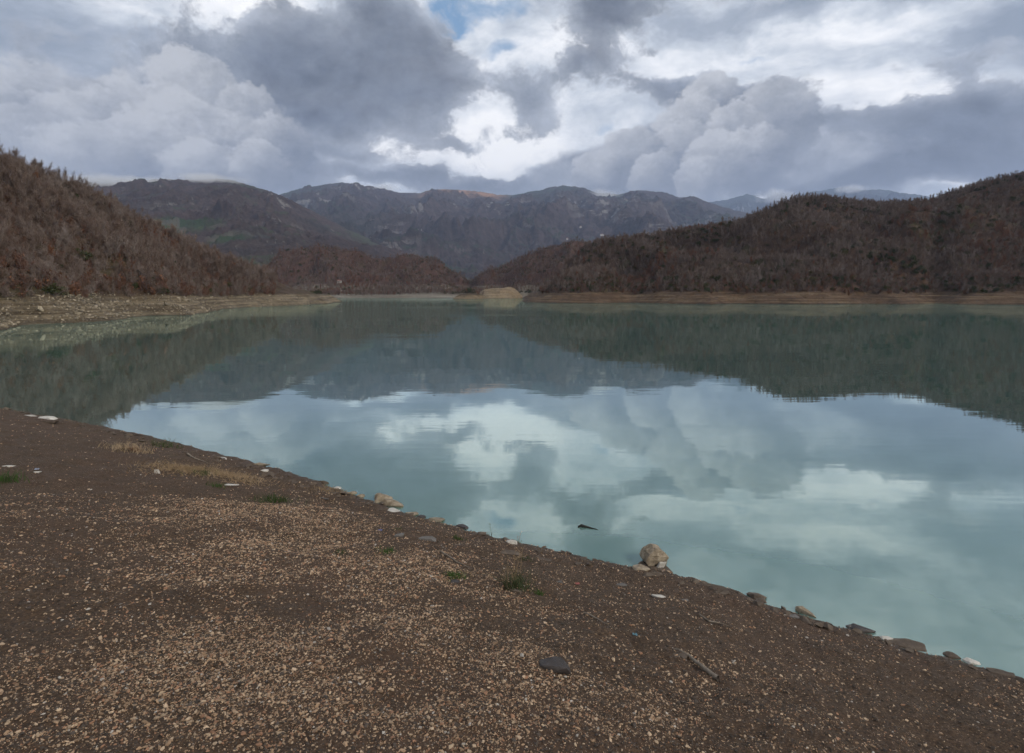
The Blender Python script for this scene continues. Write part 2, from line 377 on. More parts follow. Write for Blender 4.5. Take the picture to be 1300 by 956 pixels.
# left hill
L_shore = [(-120, 8), (-70, 30)] + wl((0, 419), (45, 412), (90, 410), (133, 407), (165, 403), (197, 400.5), (232, 400), (262, 397.5), (285, 392.5), (315, 390), (350, 388.5), (385, 387), (415, 385.5), (430, 383.5), (425, 381), (395, 380)) + [(-130, 290), (-300, 300), (-400, 8)]
L_sky = [(at(px, py, Y)) for px, py, Y in ((-260, 115, 70), (-120, 148, 92), (0, 184, 112), (60, 199, 122), (110, 234, 136), (160, 268, 148), (210, 294, 158), (255, 306, 168), (290, 322, 180), (318, 344, 192), (345, 368, 204), (372, 374, 212))]
_ly = np.array([p.y for p in L_sky]); _lx = np.array([p.x for p in L_sky]); _lz = np.array([p.z for p in L_sky]) - 3.3
def left_z(X, Y, with_sd=False):
    w_ = 1.8 * gnoise(X * .09, Y * .09) + .7 * gnoise(X * .3, Y * .3)
    sd = seg_dist(X, Y, L_shore) + w_
    rx = np.interp(Y, _ly, _lx); rz = np.interp(Y, _ly, _lz)
    rz = np.where(Y > 212, np.maximum(rz - (Y - 212) * .1, 3.0), rz)
    b = bankprof(sd, 3.1 + .35 * gnoise(X * .05, Y * .05), 5.2)
    strat = .22 * gnoise(X * .4, Y * .4) + .16 * np.abs(gnoise(X * 1.3, Y * 1.3)) + .09 * np.sin(b * 13)
    b = b + np.where(sd > 0, strat * sstep(sd, .2, 1.5) * (1 - sstep(sd, 6, 9)), 0)
    up = np.maximum(sd - 5.2, 0)
    spur = 1 + .20 * ridged(X * .02 + Y * .035, Y * .012 + 5, 3) - .14
    slope = b + up * (.76 - .40 * sstep(Y, 135, 185)) * spur
    cap = rz + 1.3 * fbm(X * .06, Y * .06, 3) - np.maximum((rx - X), 0) * .10
    cap = np.maximum(cap, 3.0)
    z = smin(slope, np.maximum(cap, b), 5.0)
    z = np.where(sd < 5.0, np.minimum(b, slope), np.maximum(z, b * .92))
    z = z + np.where(sd > 6, .5 * fbm(X * .18, Y * .18, 3), 0) * sstep(sd, 6, 10)
    return (z, sd) if with_sd else z
x_ = np.arange(-260, -36, .9); y_ = np.arange(10, 300, .9)
X, Y = np.meshgrid(x_, y_, indexing='ij'); Z, LSD = left_z(X, Y, True)
left_hill = mk('hillside', grid_mesh('hillside_left', X, Y, Z, flip=True)); tag(left_hill, kind='structure')

# right hill
Rsh = wl((664, 383.2), (690, 384.5), (720, 384.8), (760, 385), (800, 384.4), (850, 385.5), (880, 386), (905, 386.6), (935, 385.6), (990, 386), (1050, 386.2), (1110, 386), (1150, 386.5), (1185, 385.2), (1215, 386.5), (1300, 387), (1420, 388), (1600, 391))
R_shore = Rsh + [(420, 60), (900, 60), (900, 560), (11, 560), (8, 330), (5.5, 240)]
R_sky = [at(px, py, Y) for px, py, Y in ((640, 376, 240), (664, 372, 245), (677, 357, 262), (690, 343, 280), (704, 328, 300), (718, 313, 308), (735, 307, 310), (770, 302, 312), (813, 294, 318), (887, 286, 325), (949, 276, 335), (975, 268, 340), (1016, 251, 345), (1051, 247, 345), (1097, 254, 345), (1149, 255, 350), (1179, 250, 352), (1220, 237, 355), (1274, 223, 358), (1300, 219, 358), (1420, 190, 340), (1700, 150, 300))]
_raz = np.array([p.x / p.y for p in R_sky]); _rY = np.array([p.y for p in R_sky]); _rs = np.array([(p.z - CAMH) / p.y for p in R_sky])
_rsaz = np.array([x / y for x, y in Rsh]); _rsY = np.array([y for x, y in Rsh]); _o = np.argsort(_rsaz); _rsaz, _rsY = _rsaz[_o], _rsY[_o]
def right_z(X, Y, with_sd=False):
    sd = seg_dist(X, Y, R_shore) + 2.2 * gnoise(X * .05, Y * .05) + .8 * gnoise(X * .2, Y * .2)
    az = X / np.maximum(Y, 1)
    ry = np.interp(az, _raz, _rY); rz = CAMH + np.interp(az, _raz, _rs) * ry - 3.6
    b = bankprof(sd, 3.85 + .75 * gnoise(X * .045, Y * .03) + .35 * gnoise(X * .17, Y * .1), 7.5)
    b = b + np.where(sd > 0, (.30 * gnoise(X * .12, Y * .3) + .30 * gnoise(X * .5, Y * .5) + .10 * np.sin(b * 9)) * sstep(sd, .3, 1.5) * (1 - sstep(sd, 7, 9)), 0)
    up = np.maximum(sd - 7.5, 0)
    ys = np.interp(az, _rsaz, _rsY)
    q = np.clip(np.minimum(up / np.maximum(ry - ys - 7.5, 1) * 3.5, (Y - ys - 4) / np.maximum(ry - ys - 4, 1)), 0, 1.6)
    prof = np.where(q < 1, .80 * q + .20 * sstep(q, 0, 1), 1 - (q - 1) * .4)
    z = 3.75 + (rz - 3.75) * prof
    # gullies and spurs that run down to the shore
    k = sstep(q, .03, .35) * (1 - sstep(q, .62, .98))
    g = ridged(X * .0135 + Y * .012 + .5 * fbm(X * .01, Y * .01, 2), Y * .0045 + 2.2, 3, .5)
    z = z + k * (g - .62) * np.minimum(46, .62 * np.maximum(rz, 0)) 
    # long pale spur that falls from the right edge towards the shore
    for (a, bq, hh_, wd) in (((at(1330, 233, 300)), (at(1085, 350, 205)), 9, 15), ((at(1010, 262, 320)), (at(880, 352, 205)), 6, 15)):
        dx, dy = bq.x - a.x, bq.y - a.y
        tt = np.clip(((X - a.x) * dx + (Y - a.y) * dy) / (dx * dx + dy * dy), 0, 1)
        dd = np.hypot(X - a.x - tt * dx, Y - a.y - tt * dy)
        z = z + hh_ * (1 - tt)**.6 * np.exp(-(dd / wd)**2) * sstep(sd, 8, 20)
    z = z + sstep(sd, 8, 16) * (1.6 * fbm(X * .045, Y * .045, 4))
    z = np.where(sd < 7.5, b, np.maximum(z, b * .95))
    return (z, sd) if with_sd else z
x_ = np.concatenate([np.arange(-60, 220, 1.1), np.arange(220, 560, 3)]); y_ = np.concatenate([np.arange(120, 172, 4), np.arange(172, 205, .6), np.arange(205, 470, 2)])
X, Y = np.meshgrid(x_, y_, indexing='ij'); Z = right_z(X, Y)
right_hill = mk('hillside', grid_mesh('hillside_right', X, Y, Z, flip=True)); tag(right_hill, kind='structure')

# far shore with low wooded hills, gravel flats and the ochre beach
M_sky = [(140, 352, 560), (240, 350, 560), (300, 348, 560), (325, 345, 560), (341, 341, 560), (360, 327, 560), (379, 318, 560), (398, 313.5, 560), (415, 314, 560), (432, 319, 560), (447, 326, 565), (470, 333, 570), (488, 337, 580), (500, 330, 600), (515, 322, 610), (529, 323, 610), (545, 330, 610), (556, 334, 600), (583, 348, 590), (597, 358, 580), (613, 347, 575), (632, 338, 570), (650, 331, 570), (670, 322, 570), (690, 316, 570), (718, 309, 570), (740, 306, 570), (800, 312, 570)]
M_pts = [at(*p) for p in M_sky]
_maz = np.array([p.x / p.y for p in M_pts]); _mY = np.array([p.y for p in M_pts]); _ms = np.array([(p.z - CAMH) / p.y for p in M_pts])
def mid_z(X, Y):
    az = X / Y
    ry = np.interp(az, _maz, _mY); rz = CAMH + np.interp(az, _maz, _ms) * ry - 3.0
    y0 = 380 + 6 * gnoise(X * .03, X * 0 + 3)
    sd = Y - y0
    b = np.where(sd < 0, sd * .2, .065 * np.minimum(sd, 45) + .25 * gnoise(X * .05, Y * .08) * sstep(sd, 0, 8))
    up = np.clip((sd - 45) / np.maximum(ry - y0 - 45, 1), 0, 2)
    prof = np.where(up < 1, .6 * up + .4 * sstep(up, 0, 1), 1 - (up - 1) * .8)
    z = 3 + np.maximum(rz - 3, 0) * prof
    k = sstep(up, .05, .3) * (1 - sstep(up, .85, 1))
    z = z + k * (ridged(X * .012, Y * .014 + 3, 3) - .58) * 34
    z = z + sstep(sd, 50, 80) * 1.6 * fbm(X * .04, Y * .04, 3)
    z = np.where(sd < 45, b, np.maximum(z, 2.7))
    # ochre dome at the right end
    c = at(639, 366, 372)
    dm = np.hypot((X - c.x) / 12.5, (Y - c.y - 22) / 46)
    return np.maximum(z, -6)
x_ = np.arange(-420, 130, 1.6); y_ = np.arange(325, 760, 1.9)
X, Y = np.meshgrid(x_, y_, indexing='ij'); Z = mid_z(X, Y)
mid_hill = mk('far_shore', grid_mesh('far_shore', X, Y, Z, flip=True)); tag(mid_hill, kind='structure')

# ochre beach dome beside the islet
bc = at(639, 366, 372)
x_ = np.linspace(-26, 17, 80); y_ = np.linspace(-62, 60, 100)
X, Y = np.meshgrid(x_, y_, indexing='ij'); dm = np.hypot(np.where(X < 0, X / 21.0, X / 13.0), Y / 46.0) + .10 * gnoise(X * .12, Y * .06) + .03 * gnoise(X * .5, Y * .3)
Z = np.maximum(np.minimum(9.6 * (1 - dm**1.9), 6.6 + .7 * gnoise(X * .15, Y * .1) + .05 * X), -1.5) + .22 * gnoise(X * .25, Y * .12) + .10 * np.sin(Y * .9)
beach = mk('beach', grid_mesh('beach', X, Y, Z, flip=True)); beach.location = (bc.x, bc.y + 22, 0); tag(beach, kind='structure')
# islet with shrubs
isl = at(597, 379, 335)
x_ = np.linspace(-17, 17, 60); y_ = np.linspace(-22, 22, 60)
X, Y = np.meshgrid(x_, y_, indexing='ij'); r_ = np.hypot(X / 13.0, Y / 17.0) + .12 * gnoise(X * .2, Y * .2)
Z = 4.1 * (1 - sstep(r_, .30, 1.0)) - 1.0 + .2 * gnoise(X * .6, Y * .6)
def islet_z(x, y):
    r = np.hypot(x / 13.0, y / 17.0); return 4.1 * (1 - sstep(r, .30, 1.0)) - 1.0
islet = mk('islet', grid_mesh('islet', X, Y, Z, flip=True)); islet.location = (isl.x, isl.y, 0); tag(islet, kind='structure')

# bank and hill-floor material
def land_mat(name, line, bank_a, bank_b, bank_c, floor_a, floor_b, line_w=.35, moss=.5, rubble=0.0):
    m, t = new_mat(name); v = t.node('ShaderNodeNewGeometry').outputs['Position']
    s = t.node('ShaderNodeSeparateXYZ', {0: v}); z = s.outputs[2]
    n1 = t.noise(v, .22, 5, .6); n2 = t.noise(v, 1.6, 6, .65); n3 = t.noise(v, 6, 5, .65)
    zw = t.m('MULTIPLY_ADD', t.m('SUBTRACT', n1, .5), 1.1, z)
    strata = t.noise(t.mapping(v, (.05, .05, 2.6)), 1.0, 5, .7)
    bank = t.ramp(strata, [(.38, bank_a), (.5, bank_b), (.62, bank_c)])
    bank = t.mix(t.rng(n2, .35, .65, 0, .7), bank, t.vm('SCALE', bank, scale=.5))
    rill = t.noise(t.mapping(v, (.30, .30, .03)), 1.0, 4, .7)
    bank = t.mix(t.rng(rill, .50, .60, 0, .55), bank, t.vm('SCALE', bank, scale=.42))
    bank = t.mix(t.rng(n3, .5, .7, 0, .35), bank, bank_c)
    bank = t.mix(t.rng(z, .02, .35, .75, 0), bank, t.vm('SCALE', bank, scale=.45))
    fl = t.ramp(t.noise(v, .5, 6, .65), [(.3, floor_a), (.7, floor_b)])
    if moss: fl = t.mix(t.rng(t.noise(v, .11, 4, .6), .56, .66, 0, moss), fl, (.05, .055, .022))
    col = t.mix(t.rng(zw, line - line_w, line + line_w), bank, fl)
    bm = t.node('ShaderNodeBump', {'Height': t.m('ADD', t.m('MULTIPLY', n2, 1), t.m('MULTIPLY', n3, .35)), 'Strength': .9, 'Distance': .5})
    finish(t, t.node('ShaderNodeBsdfPrincipled', {'Base Color': col, 'Roughness': .92, 'Specular IOR Level': .2, 'Normal': bm.outputs[0]}))
    return m
left_hill.data.materials.append(land_mat('left_bank_rock', 2.9, (.075, .055, .036), (.14, .108, .07), (.25, .20, .135), (.035, .024, .017), (.085, .058, .038)))
right_hill.data.materials.append(land_mat('right_bank_clay', 3.75, (.048, .029, .018), (.095, .057, .035), (.165, .120, .075), (.035, .022, .016), (.085, .05, .034)))
mid_hill.data.materials.append(land_mat('far_flat_gravel', 9.3, (.10, .08, .055), (.17, .14, .10), (.30, .275, .24), (.04, .024, .02), (.09, .052, .042), 1.6, .25))
beach.data.materials.append(land_mat('beach_clay', 30, (.14, .10, .06), (.22, .16, .095), (.30, .225, .14), (.1, .08, .05), (.1, .08, .05), 1, 0))
islet.data.materials.append(land_mat('islet_earth', 2.2, (.10, .07, .04), (.17, .12, .07), (.25, .19, .12), (.04, .03, .02), (.08, .055, .035)))

# ------------------------------------------------------------------ mountains
def mountain(name, skyline, Yb, zb, na=420, nr=170, rel=.5, seed=0, gscale=1.0, back=.25, yvar=0.0, pw=1.0, sill=.012):
    pts = [at(*p) for p in skyline]
    az = np.array([p.x / p.y for p in pts]); Yr = np.array([p.y for p in pts]); sl_ = np.array([(p.z - CAMH) / p.y for p in pts])
    a = np.linspace(az[0], az[-1], na); v = np.concatenate([np.linspace(0, 1, nr), 1 + np.linspace(.01, back, 12)])
    Az, V = np.meshgrid(a, v, indexing='ij')
    ry = np.interp(Az, az, Yr); zr = CAMH + np.interp(Az, az, sl_) * ry
    yb = Yb if np.isscalar(Yb) else np.interp(Az, az, Yb)
    Yg = yb + (ry - yb) * V
    Xg = Az * Yg
    size = np.mean(Yr) * gscale
    sx_ = Xg / size * 9 + seed; sy_ = Yg / size * 9 - seed
    prof = np.where(V < 1, V**pw, 1 - (V - 1) * 1.6)
    rise = np.maximum(zr - zb, 20)
    Zg = zb + rise * prof
    wx = .5 * fbm(sx_ * .7, sy_ * .7, 3)
    g1 = ridged(sx_ * .9 + wx, sy_ * .38 + wx, 7, .52)
    g2 = ridged(sx_ * 2.6 + 9 + wx, sy_ * 1.3 + wx, 6, .55)
    k = sstep(V, 0, .25) * (1 - .96 * sstep(V, .74, 1.0))
    Zg = Zg + rise * rel * k * ((g1 - .62) * .85 + (g2 - .62) * .30)
    Zg = Zg + rise * sill * fbm(sx_ * 14, sy_ * 14, 4, .6) * (1 - .45 * sstep(V, .8, 1.0))
    o = mk(name, grid_mesh(name, Xg, Yg, Zg, flip=True)); tag(o, kind='structure'); return o
mtn_left = mountain('mountain', [(-300, 262, 2300), (-120, 250, 2300), (0, 246, 2350), (60, 238, 2400), (103, 232, 2450), (130, 233, 2480), (165, 231, 2500), (200, 228, 2500), (250, 229, 2500), (275, 227, 2500), (292, 228, 2500), (310, 233, 2480), (325, 238, 2450), (345, 244, 2420), (358, 249, 2400), (393, 266, 2350), (434, 288, 2300), (475, 306, 2250), (515, 320, 2200), (560, 338, 2150), (610, 356, 2100), (660, 366, 2050)], 800, 4, na=620, nr=260, rel=.30, seed=3.3, gscale=1.2, pw=1.0)
mtn_back = mountain('mountain', [(180, 262, 5400), (300, 255, 5500), (345, 250, 5600), (358, 246, 5600), (382, 239, 5700), (400, 236, 5700), (420, 233, 5700), (434, 232, 5700), (452, 234, 5700), (466, 237, 5650), (488, 239, 5600), (500, 243, 5600), (510, 245, 5600), (534, 245, 5600), (543, 242, 5600), (551, 240.5, 5600), (570, 241, 5600), (590, 242, 5600), (610, 243.5, 5600), (632, 247.5, 5600), (650, 248, 5600), (670, 244, 5500), (688, 241, 5500), (697, 237.5, 5500), (715, 236, 5500), (740, 238, 5500), (759, 245, 5500), (786, 247, 5400), (800, 243.5, 5400), (813, 242, 5400), (830, 243, 5400), (846, 244.5, 5400), (862, 251, 5400), (881, 249.5, 5400), (900, 257, 5300), (930, 266, 5200), (960, 273, 5100), (1020, 285, 5000), (1100, 300, 5000), (1180, 310, 5000)], 1500, 25, na=900, nr=330, rel=.33, seed=7.7, gscale=1.0, pw=1.12)
mtn_far = mountain('mountain', [(800, 275, 9500), (860, 264, 9500), (885, 259, 9500), (905, 256, 9500), (925, 253.5, 9500), (940, 249, 9500), (948, 246.5, 9500), (956, 248, 9500), (970, 252, 9500), (982, 248, 9500), (991, 245, 9500), (1005, 249, 9500), (1020, 246, 9500), (1035, 243, 9500), (1060, 239, 9500), (1078, 237.6, 9500), (1090, 241, 9500), (1100, 241, 9500), (1116, 240, 9500), (1130, 242, 9500), (1143, 245, 9500), (1165, 247, 9500), (1220, 258, 9500), (1400, 268, 9500)], 5600, 60, na=420, nr=120, rel=.4, seed=1.7, gscale=.8)

def mtn_mat(name, scrub1, scrub2, scrub3, rock, green, rockamt=.62, tscale=1.0, crest=None, fields=False):
    m, t = new_mat(name); g = t.node('ShaderNodeNewGeometry'); v = g.outputs['Position']
    v = t.vm('SCALE', v, scale=1.0 / tscale)
    nz = t.node('ShaderNodeSeparateXYZ', {0: g.outputs['Normal']}).outputs[2]
    n1 = t.noise(v, .9, 8, .65, .3); n2 = t.noise(v, 5, 9, .7); n3 = t.noise(v, 24, 8, .75)
    col = t.ramp(n1, [(.32, scrub1), (.5, scrub2), (.68, scrub3)])
    col = t.mix(t.rng(n2, .38, .62), t.vm('SCALE', col, scale=.62), col)
    col = t.mix(t.rng(n3, .40, .62, 0, .75), t.vm('SCALE', col, scale=1.25), t.vm('SCALE', col, scale=.45))
    # rock shows where it is steep
    rk = t.noise(t.mapping(v, (1, 1, 2.2)), 3.4, 9, .72)
    steep = t.rng(nz, .86, .62, -.10, .12)
    rm = t.rng(t.m('ADD', rk, steep), rockamt, rockamt + .05)
    rm = t.m('MULTIPLY', rm, t.rng(t.noise(v, 1.1, 3, .5), .42, .56))
    col = t.mix(rm, col, t.mix(t.rng(n3, .35, .6), t.vm('SCALE', rock, scale=.5), rock))
    gm = t.m('MULTIPLY', t.rng(t.noise(t.mapping(v, loc=(3, 1, 0)), 1.3, 6, .6), .53, .60, 0, 1), t.rng(nz, .75, .95, 0, .8))
    col = t.mix(gm, col, green)
    if fields:
        pos = g.outputs['Position']
        fm = None
        for (c, rx_, rz_) in fields:
            dl = t.vm('MULTIPLY', t.vm('SUBTRACT', pos, tuple(c)), (1 / rx_, 1 / (rx_ * 6), 1 / rz_))
            q = t.rng(t.m('ADD', t.vm('LENGTH', dl), t.m('MULTIPLY', t.m('SUBTRACT', n2, .5), 1.6)), 1.0, .6)
            fm = q if fm is None else t.m('MAXIMUM', fm, q)
        vcell = t.vor(t.mapping(pos, (1, 1, 2)), .022, 'F1', 'Color')
        fc = t.ramp(t.node('ShaderNodeSeparateColor', {0: vcell}).outputs[0], [(0, (.035, .06, .028)), (.4, (.06, .085, .04)), (.7, (.10, .10, .08)), (1, (.045, .035, .03))], 'CONSTANT')
        col = t.mix(t.m('MULTIPLY', fm, .85), col, fc)
    if crest:  # sun patch on the crest, painted into the rock colour
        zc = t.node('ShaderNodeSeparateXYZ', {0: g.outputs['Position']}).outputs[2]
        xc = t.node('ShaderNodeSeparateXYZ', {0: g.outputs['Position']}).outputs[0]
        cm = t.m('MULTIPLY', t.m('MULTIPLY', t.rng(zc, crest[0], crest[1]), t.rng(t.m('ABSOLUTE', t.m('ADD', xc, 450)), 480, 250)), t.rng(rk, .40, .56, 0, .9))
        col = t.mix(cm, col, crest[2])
    bm = t.node('ShaderNodeBump', {'Height': t.m('ADD', t.m('MULTIPLY', n2, 1.0), t.m('MULTIPLY', n3, .5)), 'Strength': .9, 'Distance': .05 * tscale})
    finish(t, t.node('ShaderNodeBsdfPrincipled', {'Base Color': col, 'Roughness': .95, 'Specular IOR Level': .1, 'Normal': bm.outputs[0]}))
    return m
mtn_left.data.materials.append(mtn_mat('mountain_scrub', (.052, .036, .034), (.074, .052, .048), (.048, .043, .040), (.22, .21, .20), (.05, .065, .035), .66, 300,
    fields=[(at(285, 300, 1500), 110, 40), (at(335, 312, 1300), 60, 22), (at(415, 345, 1000), 30, 10)]))
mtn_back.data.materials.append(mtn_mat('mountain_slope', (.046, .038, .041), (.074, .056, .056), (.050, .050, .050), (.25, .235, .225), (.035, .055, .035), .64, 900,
    crest=(780, 930, (.42, .24, .14))))  # orange sunlight on the crest, carried by the base colour
mtn_far.data.materials.append(mtn_mat('mountain_far_slope', (.04, .05, .05), (.05, .055, .055), (.06, .06, .06), (.25, .26, .28), (.03, .05, .03), .66, 1500))

# ------------------------------------------------------------------ trees
def tube(V, Fq, p0, p1, r0, r1, n=3):
    d = (p1 - p0); L = np.linalg.norm(d)
    if L < 1e-6: return
    d = d / L; a = np.cross(d, [0, 0, 1] if abs(d[2]) < .9 else [1, 0, 0]); a /= np.linalg.norm(a); b = np.cross(d, a)
    o = len(V)
    for k in range(n):
        th = 2 * math.pi * k / n; q = a * math.cos(th) + b * math.sin(th); V.append(p0 + q * r0)
    for k in range(n):
        th = 2 * math.pi * k / n; q = a * math.cos(th) + b * math.sin(th); V.append(p1 + q * r1)
    for k in range(n): Fq.append((o + k, o + (k + 1) % n, o + n + (k + 1) % n, o + n + k))
def strip(V, Fq, p0, p1, w0, w1, rn):
    d = p1 - p0; a = np.cross(d, rn.normal(size=3)); a /= (np.linalg.norm(a) + 1e-9)
    o = len(V); V.extend([p0 - a * w0, p0 + a * w0, p1 + a * w1, p1 - a * w1]); Fq.append((o, o + 1, o + 2, o + 3))
def make_tree(seed, height=5.5, spread=1.0, stems=1, ntw=7, leaf=0.0, leafc='rust', limbs=26):
    rn = np.random.default_rng(seed)
    tv, tf, cv, cf, lv, lf = [], [], [], [], [], []
    for st in range(stems):
        p = np.array([rn.normal() * .12, rn.normal() * .12, -.3]); d = np.array([rn.normal() * .16, rn.normal() * .16, 1.0]); d /= np.linalg.norm(d)
        h = height * rn.uniform(.8, 1.05) * (1 if stems == 1 else .9); n = 7; seg = h / n; r = .018 * h; path = [p.copy()]
        for i in range(n):
            q = p + d * seg; r2 = r * .80; tube(tv, tf, p, q, r, r2, 5); p = q; r = r2; d = d + rn.normal(size=3) * .10; d[2] = abs(d[2]); d /= np.linalg.norm(d); path.append(p.copy())
        for L in range(limbs // stems):
            tpos = rn.uniform(.08, 1.0); fi = tpos * n; i0 = min(int(fi), n - 1); b = path[i0] + (path[i0 + 1] - path[i0]) * (fi - i0)
            az = rn.uniform(0, 2 * math.pi); upk = rn.uniform(.5, 1.3) + tpos * .6
            dd = np.array([math.cos(az), math.sin(az), upk]); dd /= np.linalg.norm(dd)
            ln = h * rn.uniform(.20, .38) * (1.25 - tpos * .65) * spread; rr = .0065 * h * (1.2 - tpos * .6)
            q = b
            for k in range(3):
                nd = dd + rn.normal(size=3) * .18; nd[2] += .15; nd /= np.linalg.norm(nd)
                e = q + nd * ln / 3; tube(cv, cf, q, e, rr, rr * .7, 3); rr *= .7
                for tw in range(ntw):
                    s = q + (e - q) * rn.uniform(0, 1); td = nd + rn.normal(size=3) * .55; td[2] += .35; td /= np.linalg.norm(td)
                    tl = h * rn.uniform(.07, .15); te = s + td * tl
                    wv = rn.uniform(.010, .017); strip(cv, cf, s, te, wv, wv * .45, rn)
                    for f2 in range(2):
                        s2 = s + (te - s) * rn.uniform(.3, .9); t2 = td + rn.normal(size=3) * .6; t2[2] += .2; t2 /= np.linalg.norm(t2)
                        strip(cv, cf, s2, s2 + t2 * tl * .55, .009, .005, rn)
                    if leaf and rn.random() < leaf:
                        for _ in range(3):
                            c = te + rn.normal(size=3) * .12; a1 = rn.normal(size=3) * .07; a2 = rn.normal(size=3) * .07
                            o = len(lv); lv.extend([c - a1, c - a2, c + a1, c + a2]); lf.append((o, o + 1, o + 2, o + 3))
                q = e; dd = nd
    return (np.array(tv), np.array(tf)), (np.array(cv), np.array(cf)), (np.array(lv) if lv else None, np.array(lf) if lf else None)
def make_shrub(seed, h=2.6, n=520):
    rn = np.random.default_rng(seed); tv, tf, cv, cf, lv, lf = [], [], [], [], [], []
    lobes = [(rn.normal() * h * .28, rn.normal() * h * .28, h * rn.uniform(.35, .72), h * rn.uniform(.26, .42)) for _ in range(7)]
    for (x, y, z, r) in lobes:
        tube(tv, tf, np.array([0, 0, -.2]), np.array([x, y, z]), .05, .02, 4)
        for k in range(n // 7):
            dd = rn.normal(size=3); dd /= np.linalg.norm(dd); c = np.array([x, y, z]) + dd * r * rn.uniform(.5, 1.08)
            if c[2] < .02: c[2] = .05
            a1 = rn.normal(size=3) * .10; a2 = rn.normal(size=3) * .10
            o = len(lv); lv.extend([c - a1, c - a2, c + a1, c + a2]); lf.append((o, o + 1, o + 2, o + 3))
            if k % 6 == 0: strip(cv, cf, np.array([x, y, z]), c + dd * .15, .012, .006, rn)
    return (np.array(tv), np.array(tf)), (np.array(cv), np.array(cf)), (np.array(lv), np.array(lf))
def var_mat(name, cols, rough=.9, trans=0.0):
    m, t = new_mat(name); oi = t.node('ShaderNodeObjectInfo')
    pos = t.node('ShaderNodeNewGeometry').outputs['Position']
    f = t.m('ADD', t.m('MULTIPLY', oi.outputs['Random'], .55), t.m('MULTIPLY', t.noise(pos, .05, 4, .6), 1.5))
    f = t.m('SUBTRACT', f, .52)
    n = len(cols); col = t.ramp(f, [(i / (n - 1), c) for i, c in enumerate(cols)])
    finish(t, t.node('ShaderNodeBsdfPrincipled', {'Base Color': col, 'Roughness': rough, 'Specular IOR Level': .15})); return m
M_bark = var_mat('bark', [(0.083, 0.069, 0.056), (0.128, 0.108, 0.091), (0.180, 0.157, 0.133)])
M_twig = var_mat('twigs', [(.056, .037, .029), (.100, .070, .058), (.172, .132, .114), (.108, .071, .055), (.21, .168, .150), (.090, .058, .046)])
M_twigr = var_mat('twigs_russet', [(0.102, 0.056, 0.040), (0.145, 0.079, 0.058), (0.123, 0.071, 0.055)])
M_rust = var_mat('dead_leaves', [(.105, .048, .028), (.155, .068, .038), (.13, .07, .04)])
M_green = var_mat('evergreen_leaves', [(.022, .030, .014), (.038, .045, .018), (.055, .055, .025)])
M_olive = var_mat('olive_leaves', [(.05, .048, .02), (.075, .066, .03), (.09, .075, .035)])
def pack(name, parts, mats):
    vs, fs, mi, o = [], [], [], 0
    for k, (v_, f_) in enumerate(parts):
        if v_ is None or len(v_) == 0: continue
        vs.append(v_); fs.append(f_ + o); mi.append(np.full(len(f_), k)); o += len(v_)
    me = mesh_np(name, np.concatenate(vs), np.concatenate(fs), False)
    for m_ in mats: me.materials.append(m_)
    me.polygons.foreach_set('material_index', np.concatenate(mi).astype(np.int32)); return me
SPEC = []   # (kind, parts, mats)
for i in range(5): SPEC.append(('bare', make_tree(100 + i, 5.2 + .3 * (i % 3), .95 + .1 * (i % 2), 1 + (i % 3), 7), (M_bark, M_twig, M_rust)))
for i in range(2): SPEC.append(('bare', make_tree(120 + i, 4.4, 1.1, 2, 8, leaf=.12), (M_bark, M_twigr, M_rust)))
for i in range(0): pass
SPEC.append(('rust', make_tree(131, 4.2, 1.0, 1, 6, leaf=.75), (M_bark, M_twigr, M_rust)))
SPEC.append(('green', make_shrub(141, 2.6, 620), (M_bark, M_twig, M_green)))
SPEC.append(('green', make_shrub(142, 2.1, 560), (M_bark, M_twig, M_olive)))
for i in range(2): SPEC.append(('brush', make_tree(151 + i, 1.9, 1.3, 4, 6, leaf=.02 * i, limbs=28), (M_bark, M_twigr if i else M_twig, M_rust)))
protoC = bpy.data.collections.new('tree_kinds')       # not linked to the scene
for i, (k, parts, mats) in enumerate(SPEC):
    me = pack('tree_kind_%02d' % i, parts, mats); o = bpy.data.objects.new('tree_kind_%02d' % i, me); protoC.objects.link(o)
NB, RUST, GR1, GR2 = 7, 7, 8, 9
tree_parts = []
for (k, parts, mats) in SPEC:
    tm = pack('trunk', [parts[0]], (mats[0],))
    cm = pack('crown', [parts[1], parts[2]], (mats[1], mats[2]))
    tree_parts.append((tm, cm))

def scatter_nodes(coll, name):
    ng = bpy.data.node_groups.new(name, 'GeometryNodeTree')
    ng.interface.new_socket('Geometry', in_out='INPUT', socket_type='NodeSocketGeometry')
    ng.interface.new_socket('Geometry', in_out='OUTPUT', socket_type='NodeSocketGeometry')
    N = ng.nodes; gi = N.new('NodeGroupInput'); go = N.new('NodeGroupOutput')
    ci = N.new('GeometryNodeCollectionInfo'); ci.inputs[0].default_value = coll; ci.inputs[1].default_value = True; ci.inputs[2].default_value = True
    ip = N.new('GeometryNodeInstanceOnPoints'); ip.inputs['Pick Instance'].default_value = True
    def attr(n, ty):
        a = N.new('GeometryNodeInputNamedAttribute'); a.data_type = ty; a.inputs[0].default_value = n; return a.outputs[0]
    L = ng.links
    L.new(gi.outputs[0], ip.inputs['Points']); L.new(ci.outputs[0], ip.inputs['Instance'])
    L.new(attr('kind_index', 'INT'), ip.inputs['Instance Index'])
    er = N.new('FunctionNodeEulerToRotation'); L.new(attr('rot', 'FLOAT_VECTOR'), er.inputs[0]); L.new(er.outputs[0], ip.inputs['Rotation'])
    L.new(attr('scl', 'FLOAT_VECTOR'), ip.inputs['Scale']); L.new(ip.outputs[0], go.inputs[0])
    return ng
